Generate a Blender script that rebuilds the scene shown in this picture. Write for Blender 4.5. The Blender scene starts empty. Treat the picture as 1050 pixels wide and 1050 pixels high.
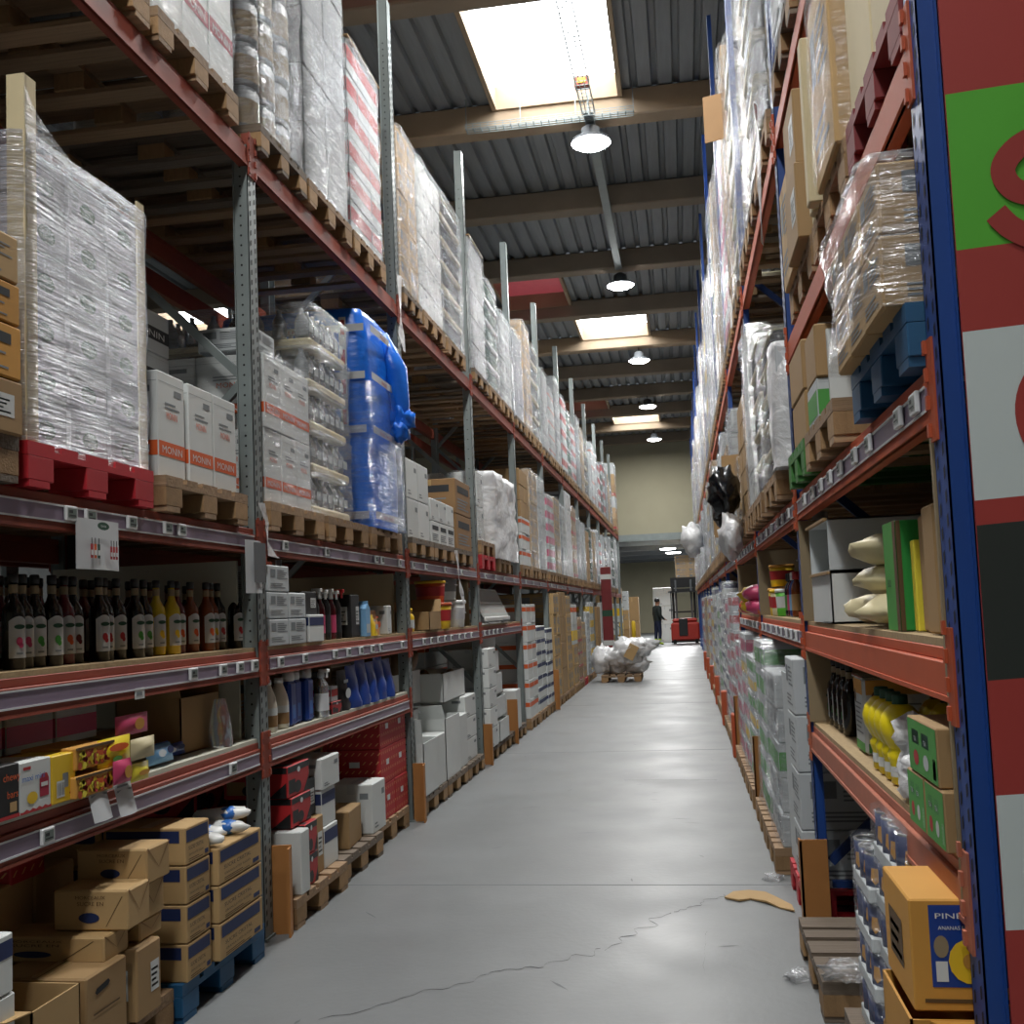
import bpy, math, random
from mathutils import Vector, Matrix, noise
from bpy_extras import object_utils
SC=bpy.context.scene; COL=SC.collection; R=random.Random(11); PI=math.pi
# ------------------------------------------------------------------ camera
F,PY,YAW,PIT,ROL,EYE=1090.,549.,-0.1562,0.0719,0.041,1.5
_r0=Vector((math.cos(YAW),-math.sin(YAW),0)); _hf=Vector((math.sin(YAW),math.cos(YAW),0)); _z=Vector((0,0,1))
FW=_hf*math.cos(PIT)+_z*math.sin(PIT); UP=-_hf*math.sin(PIT)+_z*math.cos(PIT)
CX=_r0*math.cos(ROL)-UP*math.sin(ROL); CY=_r0*math.sin(ROL)+UP*math.cos(ROL)
cd=bpy.data.cameras.new('camera'); cam=bpy.data.objects.new('camera',cd); COL.objects.link(cam); SC.camera=cam
m4=Matrix.Identity(4)
for i in range(3): m4[i][0]=CX[i]; m4[i][1]=CY[i]; m4[i][2]=-FW[i]
m4[2][3]=EYE; cam.matrix_world=m4
cd.sensor_width=36; cd.lens=F/1050*36; cd.shift_y=(PY-525)/1050; cd.clip_end=300; cd.clip_start=.05
def at(px,py,x=None,y=None,z=None):
    d=FW*F+CX*(px-525)-CY*(py-PY); o=Vector((0,0,EYE))
    i,v=(0,x) if x is not None else ((1,y) if y is not None else (2,z))
    return o+d*((v-o[i])/d[i])
# ------------------------------------------------------------------ materials
MATS={}
def lin(h):
    h=h.lstrip('#'); c=[int(h[i:i+2],16)/255 for i in (0,2,4)]
    return [x/12.92 if x<=.04045 else ((x+.055)/1.055)**2.4 for x in c]+[1]
def mat(name,hexc,rough=.6,var=.12,scale=7,metal=0,bump=0,bscale=40,stretch=(1,1,1),rv=.1,emit=0,alpha=1,spec=.5,trans=0,hex2=None):
    m=bpy.data.materials.new(name); m.use_nodes=True; nt=m.node_tree; N=nt.nodes; L=nt.links
    b=N['Principled BSDF']; c=lin(hexc)
    tc=N.new('ShaderNodeTexCoord'); mp=N.new('ShaderNodeMapping'); mp.inputs['Scale'].default_value=stretch; L.new(tc.outputs['Object'],mp.inputs[0])
    nz=N.new('ShaderNodeTexNoise'); nz.inputs['Scale'].default_value=scale; nz.inputs['Detail'].default_value=5; L.new(mp.outputs[0],nz.inputs[0])
    mx=N.new('ShaderNodeMix'); mx.data_type='RGBA'; L.new(nz.outputs[0],mx.inputs[0])
    c2=lin(hex2) if hex2 else [min(1,v*(1+var)) for v in c[:3]]+[1]
    mx.inputs[6].default_value=[v*(1-var*1.4) for v in c[:3]]+[1] if not hex2 else c
    mx.inputs[7].default_value=c2
    oi=N.new('ShaderNodeObjectInfo'); mr=N.new('ShaderNodeMapRange'); mr.inputs[3].default_value=1-rv; mr.inputs[4].default_value=1+rv*.6; L.new(oi.outputs['Random'],mr.inputs[0])
    hs=N.new('ShaderNodeHueSaturation'); L.new(mx.outputs[2],hs.inputs['Color']); L.new(mr.outputs[0],hs.inputs['Value'])
    L.new(hs.outputs[0],b.inputs['Base Color'])
    b.inputs['Roughness'].default_value=rough; b.inputs['Metallic'].default_value=metal; b.inputs['Specular IOR Level'].default_value=spec
    if bump:
        n2=N.new('ShaderNodeTexNoise'); n2.inputs['Scale'].default_value=bscale; n2.inputs['Detail'].default_value=3; L.new(mp.outputs[0],n2.inputs[0])
        bp=N.new('ShaderNodeBump'); bp.inputs['Strength'].default_value=bump; bp.inputs['Distance'].default_value=.02; L.new(n2.outputs[0],bp.inputs['Height']); L.new(bp.outputs[0],b.inputs['Normal'])
    if trans: b.inputs['Transmission Weight'].default_value=trans
    if alpha<1: b.inputs['Alpha'].default_value=alpha
    if emit: b.inputs['Emission Color'].default_value=c; b.inputs['Emission Strength'].default_value=emit
    MATS[name]=m; return m
def film_mat(name,hexc,base,amp,rough=.22,stretch=(1,1,7),scale=5,bump=.9,gloss=.5):
    m=bpy.data.materials.new(name); m.use_nodes=True; nt=m.node_tree; N=nt.nodes; L=nt.links
    for n in list(N): N.remove(n)
    out=N.new('ShaderNodeOutputMaterial'); tr=N.new('ShaderNodeBsdfTransparent')
    p=N.new('ShaderNodeBsdfPrincipled'); p.inputs['Base Color'].default_value=lin(hexc); p.inputs['Roughness'].default_value=rough; p.inputs['Specular IOR Level'].default_value=1.0
    tc=N.new('ShaderNodeTexCoord'); mp=N.new('ShaderNodeMapping'); mp.inputs['Scale'].default_value=stretch; L.new(tc.outputs['Object'],mp.inputs[0])
    n1=N.new('ShaderNodeTexNoise'); n1.inputs['Scale'].default_value=scale; n1.inputs['Detail'].default_value=6; n1.inputs['Distortion'].default_value=1.2; L.new(mp.outputs[0],n1.inputs[0])
    rp=N.new('ShaderNodeMapRange'); rp.inputs[1].default_value=.42; rp.inputs[2].default_value=.75; rp.inputs[3].default_value=base; rp.inputs[4].default_value=base+amp; L.new(n1.outputs[0],rp.inputs[0])
    n2=N.new('ShaderNodeTexNoise'); n2.inputs['Scale'].default_value=scale*1.6; n2.inputs['Detail'].default_value=4; n2.inputs['Distortion'].default_value=.8; L.new(mp.outputs[0],n2.inputs[0])
    bp=N.new('ShaderNodeBump'); bp.inputs['Strength'].default_value=bump; bp.inputs['Distance'].default_value=.05; L.new(n2.outputs[0],bp.inputs['Height']); L.new(bp.outputs[0],p.inputs['Normal'])
    gl=N.new('ShaderNodeBsdfGlossy'); gl.inputs['Roughness'].default_value=.16; gl.inputs['Color'].default_value=(.9,.92,.95,1); L.new(bp.outputs[0],gl.inputs['Normal'])
    mxg=N.new('ShaderNodeMixShader'); mxg.inputs[0].default_value=gloss; L.new(p.outputs[0],mxg.inputs[1]); L.new(gl.outputs[0],mxg.inputs[2])
    mx=N.new('ShaderNodeMixShader'); L.new(rp.outputs[0],mx.inputs[0]); L.new(tr.outputs[0],mx.inputs[1]); L.new(mxg.outputs[0],mx.inputs[2]); L.new(mx.outputs[0],out.inputs[0])
    MATS[name]=m
for a in [('orange','#934330',.58,.18,5),('orange_worn','#b4694f',.55,.2,9),('orange_bright','#b5512c',.62,.12,5),('blue','#1b4690',.45,.12,4),('blue_dark','#0d2c60',.5,.1,4),
 ('steel','#87908f',.45,.15,6,.35),('dark','#0c0d0f',.7,.1),('black','#17181a',.5,.1),('blackgloss','#101214',.2,.05),
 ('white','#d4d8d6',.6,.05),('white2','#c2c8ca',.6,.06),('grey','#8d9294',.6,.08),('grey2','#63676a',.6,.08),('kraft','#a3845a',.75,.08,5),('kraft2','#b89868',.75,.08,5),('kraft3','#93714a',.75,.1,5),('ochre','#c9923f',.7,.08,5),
 ('amber_card','#a8713a',.7,.1,5),('cardedge','#cfc09a',.75,.06),('tape','#b99a68',.3,.05),('orangeprint','#d8602c',.6,.05),('redprint','#b02c30',.6,.05),('crimson','#a3233c',.6,.05),
 ('navy','#1b2b58',.6,.06),('ink','#2a2d30',.7,.05),('inkgrey','#7d8386',.7,.05),('inkbrown','#5c4527',.7,.05),('greenprint','#4c9a44',.6,.1),('greenbox','#2f9440',.5,.05),('greendark','#1f4a36',.6,.05),('yellow','#e6bf2a',.5,.06),('yellow2','#efe04a',.4,.06),
 ('lemon','#ecd622',.3,.04),('pink','#c8476f',.45,.08),('bluebag','#2f6fc0',.35,.1,14),('bluedeep','#1c3f8e',.35,.12,12),('bluefilm','#1a6fdc',.32,.12,6),('skyblue','#7fb2dc',.5,.05),('red','#b3262a',.5,.1,6),('redpallet','#b5222c',.55,.14,6),('redworn','#7c2a2c',.7,.2,6),
 ('bluepallet','#1f567e',.6,.2,8),('greenpallet','#3f7a38',.6,.15,8),('tin','#b8bcc0',.25,.05,6,.8),('silver','#cfd2d6',.18,.1,20,.9),('brownbag','#6b543c',.6,.1),('tan','#8f7f63',.7,.08),
 ('panel','#c9c8b8',.6,.05,3),('purple','#8a7a8e',.35,.08,6),('tagframe','#d6d9da',.4,.03),('tagscreen','#6d7a74',.3,.06),('wine','#5a1620',.15,.1),('yellowglass','#d2b62a',.15,.08),('amberglass','#7a3c1c',.15,.1),('bottleglass','#15130f',.12,.1),
 ('limegreen','#55ab33',.5,.05),('bannerred','#a03a34',.5,.06,3),('bannerwhite','#c6cfcd',.5,.03,3),('bannerblack','#2b302c',.5,.05,3),('skin','#a87c62',.6,.05),('jacket','#1d2624',.8,.1),('trousers','#16203c',.8,.1),('hivis','#b9d83a',.6,.05),
 ('forkred','#a02a1e',.4,.08),('plasticwhite','#dcdedb',.35,.04),('capwhite','#e4e6e4',.35,.03),('paper','#c3c6c8',.7,.04),('rubber','#1a1a1b',.8,.05),('lilac','#a4a4ac',.6,.05),('milk','#d9d0be',.35,.05),('peach','#dca06a',.5,.05),('cream','#d6caa2',.5,.08,18),('frost','#d7dadd',.4,.08)]:
    n,h,r,v=a[:4]; mat(n,h,r,v,*(a[4:5] or [7]),metal=(a[5] if len(a)>5 else 0))
mat('wood','#9f8263',.8,.34,4,stretch=(.6,14,14),bump=.25,bscale=6,rv=.25)
mat('woodend','#a07f58',.8,.3,5,stretch=(9,3,3),bump=.2,rv=.25)
mat('woodgrey','#75685a',.85,.3,4,stretch=(.6,14,14),bump=.3,bscale=6,rv=.2)
mat('chipboard','#a8906a',.8,.25,60,bump=.1)
mat('concretebeam','#948675',.85,.2,2.2,bump=.15,bscale=12)
mat('tan_skylit','#a8937a',.85,.2,2.2,bump=.15,bscale=12)  # beam concrete again, lightened to carry the skylight in its colour
mat('deck','#868a8d',.55,.2,3,metal=.1,stretch=(6,.5,1))
mat('wallpaint','#aaa58d',.85,.08,1.2)
mat('walldark','#6f7272',.85,.12,1.2)
mat('bluefilm','#1a6fdc',.3,.1,6,bump=.22,bscale=11,stretch=(1,1,3),rv=0)
mat('foam','#cfd3d8',.4,.1)
mat('lampglow','#ffffff',emit=32)
mat('skyglow','#f6fbff',emit=9)
mat('redglow','#b4525a',.5,.1,emit=.25)
mat('roomlamp','#ffffff',emit=14)
film_mat('film','#dfe3e8',.16,.34)
film_mat('film_bright','#bfc2c8',.16,.4,rough=.36,stretch=(1,1.6,6),scale=6,bump=1.3,gloss=.36)
film_mat('film_bluethin','#4f93ea',.15,.4,gloss=.5,scale=6)
film_mat('film_heavy','#b6b7c0',.34,.3,stretch=(.6,.6,14),scale=4,bump=.8,gloss=.35)
film_mat('film_thin','#d8dce2',.07,.22,stretch=(1,1,5))
film_mat('film_blue','#2e78d8',.55,.3,gloss=.3)
film_mat('film_loose','#e2e6ea',.22,.45,stretch=(1,1,1),scale=9,gloss=.45)
film_mat('film_cloud','#f6f7f8',.72,.22,stretch=(1,1,1),scale=6,gloss=.1,rough=.45,bump=.45)
# floor: polished concrete
fm=mat('floorconcrete','#777a7b',.34,.2,.9,bump=.05,bscale=30,rv=0); nt=fm.node_tree; b=nt.nodes['Principled BSDF']
_n=[n for n in nt.nodes if n.type=='TEX_NOISE'][0]; _n.inputs['Detail'].default_value=12; _n.inputs['Roughness'].default_value=.68
nz=nt.nodes.new('ShaderNodeTexNoise'); nz.inputs['Scale'].default_value=1.7; nz.inputs['Detail'].default_value=8; tc=[n for n in nt.nodes if n.type=='TEX_COORD'][0]; nt.links.new(tc.outputs['Object'],nz.inputs[0])
mr=nt.nodes.new('ShaderNodeMapRange'); mr.inputs[3].default_value=.27; mr.inputs[4].default_value=.58; nt.links.new(nz.outputs[0],mr.inputs[0]); nt.links.new(mr.outputs[0],b.inputs['Roughness'])
# ------------------------------------------------------------------ mesh builder
_T={}
def tmesh(s):
    if s in _T: return _T[s]
    c=bpy.data.curves.new('t','FONT'); c.body=s; c.size=1; c.resolution_u=2
    o=bpy.data.objects.new('t',c); COL.objects.link(o)
    me=bpy.data.meshes.new_from_object(o.evaluated_get(bpy.context.evaluated_depsgraph_get()))
    v=[(a.co.x,a.co.y) for a in me.vertices]; f=[tuple(p.vertices) for p in me.polygons]
    bpy.data.objects.remove(o); bpy.data.curves.remove(c); bpy.data.meshes.remove(me)
    x0=min((a for a,_ in v),default=0); x1=max((a for a,_ in v),default=1)
    _T[s]=(v,f,x0,x1); return _T[s]
class MB:
    def __init__(s): s.v=[]; s.f=[]; s.mi=[]; s.sm=[]; s.mats=[]; s.T=None
    def add(s,vs,fs,m,smooth=False):
        if m not in s.mats: s.mats.append(m)
        k=len(s.v); i=s.mats.index(m)
        if s.T is not None: vs=[s.T@Vector(p) for p in vs]
        s.v+=[tuple(p) for p in vs]
        for f in fs: s.f.append(tuple(k+j for j in f)); s.mi.append(i); s.sm.append(smooth)
        return s
    def box(s,x0,x1,y0,y1,z0,z1,m,c=0):
        if not c:
            V=[(x,y,z) for x in (x0,x1) for y in (y0,y1) for z in (z0,z1)]
            return s.add(V,[(0,1,3,2),(4,6,7,5),(0,4,5,1),(2,3,7,6),(0,2,6,4),(1,5,7,3)],m)
        V=[];ix={}
        for a in (0,1):
            for b in (0,1):
                for d in (0,1):
                    X,Y,Z=(x0,x1)[a],(y0,y1)[b],(z0,z1)[d]; sx,sy,sz=1-2*a,1-2*b,1-2*d
                    for k,p in enumerate(((X,Y+sy*c,Z+sz*c),(X+sx*c,Y,Z+sz*c),(X+sx*c,Y+sy*c,Z))): ix[a,b,d,k]=len(V); V.append(p)
        fs=[]
        for a in (0,1): fs.append([ix[a,b,d,0] for b,d in ((0,0),(0,1),(1,1),(1,0))][::1 if a==0 else -1])
        for b in (0,1): fs.append([ix[a,b,d,1] for a,d in ((0,0),(1,0),(1,1),(0,1))][::1 if b==0 else -1])
        for d in (0,1): fs.append([ix[a,b,d,2] for a,b in ((0,0),(0,1),(1,1),(1,0))][::1 if d==0 else -1])
        for a in (0,1):
            for b in (0,1): fs.append((ix[a,b,0,0],ix[a,b,1,0],ix[a,b,1,1],ix[a,b,0,1]))
        for a in (0,1):
            for d in (0,1): fs.append((ix[a,0,d,0],ix[a,1,d,0],ix[a,1,d,2],ix[a,0,d,2]))
        for b in (0,1):
            for d in (0,1): fs.append((ix[0,b,d,1],ix[1,b,d,1],ix[1,b,d,2],ix[0,b,d,2]))
        for a in (0,1):
            for b in (0,1):
                for d in (0,1): fs.append((ix[a,b,d,0],ix[a,b,d,1],ix[a,b,d,2]))
        return s.add(V,fs,m)
    def lathe(s,prof,m,n=14,c=(0,0,0),sx=1,sy=1,cap=True,axis=None):
        V=[];k=len(prof)
        for r,z in prof:
            for i in range(n):
                a=2*PI*i/n; V.append((c[0]+r*sx*math.cos(a),c[1]+r*sy*math.sin(a),c[2]+z))
        fs=[(j*n+i,j*n+(i+1)%n,(j+1)*n+(i+1)%n,(j+1)*n+i) for j in range(k-1) for i in range(n)]
        if cap: fs+=[tuple(range(n))[::-1],tuple((k-1)*n+i for i in range(n))]
        return s.add(V,fs,m,True)
    def tube(s,pts,r,m,n=6):
        pts=[Vector(p) for p in pts]; V=[]
        for i,p in enumerate(pts):
            d=(pts[min(i+1,len(pts)-1)]-pts[max(i-1,0)]).normalized()
            a=d.cross(Vector((0,0,1)) if abs(d.z)<.9 else Vector((1,0,0))).normalized(); b=d.cross(a)
            rr=r[i] if isinstance(r,(list,tuple)) else r
            V+=[p+(a*math.cos(2*PI*k/n)+b*math.sin(2*PI*k/n))*rr for k in range(n)]
        fs=[(j*n+i,j*n+(i+1)%n,(j+1)*n+(i+1)%n,(j+1)*n+i) for j in range(len(pts)-1) for i in range(n)]
        fs+=[tuple(range(n))[::-1],tuple((len(pts)-1)*n+i for i in range(n))]
        return s.add(V,fs,m,True)
    def bar(s,p,q,w,h,m):
        p,q=Vector(p),Vector(q); d=(q-p).normalized(); a=d.cross(Vector((0,0,1)) if abs(d.z)<.95 else Vector((0,1,0))).normalized()*w/2; b=d.cross(a).normalized()*h/2
        V=[o+sa*a+sb*b for o in (p,q) for sa,sb in ((-1,-1),(1,-1),(1,1),(-1,1))]
        return s.add(V,[(3,2,1,0),(4,5,6,7),(0,1,5,4),(1,2,6,5),(2,3,7,6),(3,0,4,7)],m)
    def mesh(s,name):
        me=bpy.data.meshes.new(name); me.from_pydata(s.v,[],s.f)
        for n in s.mats: me.materials.append(MATS[n])
        me.polygons.foreach_set('material_index',s.mi); me.polygons.foreach_set('use_smooth',s.sm); me.update(); return me
class Fr:                                                   # a flat frame on one face of a box, for print
    def __init__(s,mb,o,u,v): s.b=mb; s.o=Vector(o); s.u=Vector(u); s.v=Vector(v); s.n=s.u.cross(s.v)
    def p(s,u,v,k=.001): return s.o+s.u*u+s.v*v+s.n*k
    def rect(s,u0,u1,v0,v1,m,k=.001): s.b.add([s.p(u0,v0,k),s.p(u1,v0,k),s.p(u1,v1,k),s.p(u0,v1,k)],[(0,1,2,3)],m); return s
    def poly(s,pts,m,k=.001): s.b.add([s.p(a,b,k) for a,b in pts],[tuple(range(len(pts)))],m); return s
    def oval(s,u,v,a,b,m,k=.0015,n=14): return s.poly([(u+a*math.cos(2*PI*i/n),v+b*math.sin(2*PI*i/n)) for i in range(n)],m,k)
    def text(s,t,u,v,size,m,k=.002,width=None):
        V,f,x0,x1=tmesh(t); sx=size if width is None else width/(x1-x0)
        s.b.add([s.p(u+(a-(x0+x1)/2)*sx,v+b*size,k) for a,b in V],f,m); return s
def faces(mb,x0,x1,y0,y1,z0,z1):
    return {'+x':Fr(mb,(x1,y0,z0),(0,1,0),(0,0,1)),'-x':Fr(mb,(x0,y1,z0),(0,-1,0),(0,0,1)),'-y':Fr(mb,(x0,y0,z0),(1,0,0),(0,0,1)),'+y':Fr(mb,(x1,y1,z0),(-1,0,0),(0,0,1)),'+z':Fr(mb,(x0,y0,z1),(1,0,0),(0,1,0))}
def link(name,me,parent=None,loc=(0,0,0),rz=0,label=None):
    o=bpy.data.objects.new(name,me); COL.objects.link(o); o.location=loc; o.rotation_euler=(0,0,rz)
    if parent: o.parent=parent
    if label: o['label']=label
    return o
def tag(o,label,cat,group=None,kind=None):
    o['label']=label; o['category']=cat
    if group: o['group']=group
    if kind: o['kind']=kind
    return o
def thing(name,label,cat,loc=(0,0,0),rz=0,group=None,me=None): return tag(link(name,me,None,loc,rz),label,cat,group,'thing')
def struct(name,mb,loc=(0,0,0),parent=None):
    o=link(name,mb.mesh(name),parent,loc)
    if not parent: o['kind']='structure'
    return o
ORD='first second third fourth fifth sixth seventh eighth ninth tenth eleventh twelfth thirteenth fourteenth fifteenth sixteenth seventeenth eighteenth nineteenth twentieth'.split()
ORD+=['twenty-'+w for w in ORD[:9]]+['thirtieth']+['thirty-'+w for w in ORD[:9]]+['fortieth']
XL,XR,XI=-2.02,.55,.53          # aisle faces of the two racks
BAY=2.8; YL0=4.92; YR0=2.33
def ul(i): return YL0+BAY*(i-1)
def ur(i): return YR0+BAY*(i-1)
# ------------------------------------------------------------------ setting
b=MB(); b.box(-12,6,-12,62,-.1,0,'floorconcrete'); struct('floor',b)
b=MB()
for k in range(-2,10):
    y=5.9+5.4*k; b.box(-12,6,y-.006,y+.006,0,.0008,'grey2')
struct('trim_1',b)
b=MB()                                                     # cracks in the screed
def crack(p0,p1,n,amp,w):
    a,c=Vector(p0),Vector(p1); pts=[]
    for i in range(n+1):
        t=i/n; q=a.lerp(c,t); s=Vector((-(c-a).y,(c-a).x)).normalized()*amp*(noise.noise((i*.33,p0[0]*3,1))); pts.append(q+s)
    V=[];fs=[]
    for i,q in enumerate(pts):
        ww=w*(.5+abs(noise.noise((i*1.3,2,p0[1])))*1.6); V+=[(q.x,q.y-ww,.0012),(q.x,q.y+ww,.0012)]
        if i: k=2*i; fs.append((k-2,k,k+1,k-1))
    b.add(V,fs,'ink')
p=[at(x,y,z=0) for x,y in ((330,1048),(500,1000),(620,975),(690,935),(745,918))]
for i in range(4): crack(p[i].xy,p[i+1].xy,26,.07,.0032)
crack(at(725,955,z=0).xy,at(722,1000,z=0).xy,10,.03,.003)
crack(at(640,800,z=0).xy,at(735,800,z=0).xy,14,.03,.004)
rr=random.Random(21)
for k in range(70):
    x,y=rr.uniform(-1.7,.35),rr.uniform(3.4,24); a,l,ww=rr.uniform(0,PI),rr.uniform(.02,.09),rr.uniform(.003,.009); d=Vector((math.cos(a),math.sin(a)*1.0)); q=Vector((-d.y,d.x))
    b.add([(x-d.x*l,y-d.y*l,.0009),(x+q.x*ww,y+q.y*ww,.0009),(x+d.x*l*.8,y+d.y*l*.8,.0009),(x-q.x*ww,y-q.y*ww,.0009)],[(0,3,2,1)],'grey2')
struct('trim_2',b)
BZ,BS=7.95,3.14                                            # roof beams
YB=[13.8+BS*k for k in range(-8,10)]
def deck(b,x0,x1,y0,y1,z=8.32):
    n=max(1,round((x1-x0)/.27)); w=(x1-x0)/n; P=[]
    for i in range(n):
        X=x0+i*w; P+=[(X,z),(X+w*.62,z),(X+w*.7,z+.07),(X+w*.92,z+.07)]
    P.append((x1,z)); V=[(x,y,zz) for y in (y0,y1) for x,zz in P]; k=len(P)
    b.add(V,[(i,i+1,k+i+1,k+i) for i in range(k-1)],'deck')
b=MB(); hol={}
for k,y in enumerate(YB[:-1]):
    q=(k-8)%4; y1=YB[k+1]
    h=[]
    if q==3: h=[(-2.12,-.5)]
    elif q==2: h=[(-3.5,-2.14),(-11,-9.3)]
    x=-12
    for a,c in sorted(h): deck(b,x,a,y,y1); x=c
    deck(b,x,6,y,y1); hol[k]=h
struct('ceiling',b)
n=1
for k,y in enumerate(YB):
    b=MB(); b.box(-12,6,y-.16,y+.16,BZ,BZ+.36,'tan_skylit' if (k-8)%4==0 else 'concretebeam',.02)  # beams at a skylight edge take the lit tone
    struct('trim_%d'%(n+2),b); n+=1
wn=1
for k,hs in hol.items():
    for a,c in hs:
        y0,y1=YB[k]+.2,YB[k+1]-.2; red=(k-8)%4==2 and a>-5
        b=MB()
        for X0,X1,Y0,Y1 in ((a-.06,a,y0-.2,y1+.2),(c,c+.06,y0-.2,y1+.2),(a,c,y0-.2,y0),(a,c,y1,y1+.2)): b.box(X0,X1,Y0,Y1,8.2,8.6,'tan_skylit')
        o=struct('window_%d'%wn,b); wn+=1
        b=MB(); nn=14
        for i in range(nn):
            t0=y0+(y1-y0)*i/nn; t1=y0+(y1-y0)*(i+1)/nn
            b.add([(a,t0,8.52),(c,t0,8.52),(c,(t0+t1)/2,8.55),(a,(t0+t1)/2,8.55),(c,t1,8.52),(a,t1,8.52)],[(0,3,2,1),(3,5,4,2)],'redglow' if red else 'skyglow')
        g=link('pane',b.mesh('pane'),o)
b=MB(); b.box(-12.2,-12,-12,62,-.1,9,'walldark'); struct('wall_left',b)
b=MB(); b.box(6,6.2,-12,62,-.1,9,'walldark'); struct('wall_right',b)
b=MB(); b.box(-12,6,-12.2,-12,-.1,9,'wallpaint'); struct('wall_near',b)
b=MB(); b.box(-12,6,42.5,42.8,4.2,9,'wallpaint'); b.box(-12,-2.95,42.5,42.8,0,4.2,'walldark'); b.box(1.9,6,42.5,42.8,0,4.2,'walldark'); struct('wall_far',b)
b=MB(); b.box(-3,1.9,42.25,42.5,4.1,4.36,'steel'); struct('trim_30',b)
b=MB(); b.box(-12,6,42.8,62,4.1,4.3,'walldark'); 
for y in (46,50,54,58): b.box(-12,6,y-.15,y+.15,3.9,4.1,'grey2')
struct('trim_31',b)
b=MB(); b.box(-12,6,61.5,62,0,4.1,'wallpaint'); struct('wall_back_room',b)
# ------------------------------------------------------------------ lamps and cable trays
def lamp(x,y,z,k,e=1,lab=None):
    t=thing('high_bay_lamp',lab or 'round white ceiling lamp hanging over the aisle, %s of the visible row'%ORD[k],'ceiling lamp',(x,y,z),0,'high bay lamps over the aisle')
    b=MB(); b.lathe([(.25,.0),(.26,.04),(.2,.07),(.13,.1),(.12,.2),(.06,.24)],'grey2',20); link('housing',b.mesh('housing'),t)
    b=MB(); b.lathe([(.02,-.045),(.2,-.035),(.258,.0)],'lampglow',20); link('diffuser',b.mesh('diffuser'),t)
    b=MB(); b.tube([(0,0,.23),(0,0,.249 if k<2 else BZ+.35-z)],.012,'black'); link('hanger',b.mesh('hanger'),t)
    l=bpy.data.lights.new('lamp_light','AREA'); l.shape='DISK'; l.size=.46; l.energy=LAMP_W*e; l.color=(1,.985,.955); o=bpy.data.objects.new('lamp_light',l); COL.objects.link(o); o.parent=t; o.location=(0,0,-.04)
LAMP_W=180
LY=[13.65,20.0,26.37,32.6,39.2]; LX=[-.88,-.86,-.76,-.75,-.73]
for k in range(5): lamp(LX[k],LY[k],7.62,k)
for y,e,w in ((7.4,1.3,'just before the big skylight'),(1.0,1.0,'above the camera'),(-5.2,.65,'behind the camera')): lamp(-.88,y,7.62,0,e,'round white ceiling lamp hanging over the aisle, '+w)
def tray(name,label,p,q,w,h,mesh):
    t=thing(name,label,'cable tray',(0,0,0)); b=MB(); p,q=Vector(p),Vector(q); d=(q-p).normalized(); s=d.cross(Vector((0,0,1))).normalized(); L=(q-p).length
    if mesh:
        for u,v in ((-w/2,0),(-w/6,0),(w/6,0),(w/2,0),(-w/2,h),(w/2,h),(-w/2,h/2),(w/2,h/2)): b.bar(p+s*u+Vector((0,0,v)),q+s*u+Vector((0,0,v)),.008,.008,'steel')
        k=int(L/.1)
        for i in range(k+1):
            c=p+d*(L*i/k); b.bar(c-s*w/2,c+s*w/2,.008,.008,'steel')
            for e in (-1,1): b.bar(c+s*e*w/2,c+s*e*w/2+Vector((0,0,h)),.008,.008,'steel')
    else:
        for u in (-w/2,w/2): b.bar(p+s*u+Vector((0,0,h/2)),q+s*u+Vector((0,0,h/2)),.006,h,'steel')
        b.bar(p,q,w,.006,'steel')
    link('channel',b.mesh('channel'),t)
    b=MB()
    for i in (0,.33,.66,1):
        c=p.lerp(q,i); b.bar(c,(c.x,c.y,8.3),.012,.012,'steel')
    link('hanger_rod',b.mesh('hanger_rod'),t)
    return t
tray('wire_cable_tray','wire mesh cable tray running along the aisle below the big skylight',(-.93,9,7.86),(-.87,13.3,7.84),.16,.06,True)
tray('cable_tray','grey metal cable channel running between the first two ceiling lamps',(-.88,13.3,7.875),(-.87,19.8,7.875),.12,.06,False)
tray('wire_cable_tray','wire mesh cable tray running crosswise under the first beam',(-2.5,13.42,7.86),(-.3,13.42,7.86),.16,.06,True)
b=MB(); b.box(-.09,.09,-.06,.06,-.06,.08,'orange',.01); b.box(-.05,.05,-.07,-.06,-.02,.05,'yellow'); thing('junction_box','small orange junction box on the cable tray below the skylight','junction box',(-.9,12.75,7.99),me=b.mesh('junction_box'))
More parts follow.
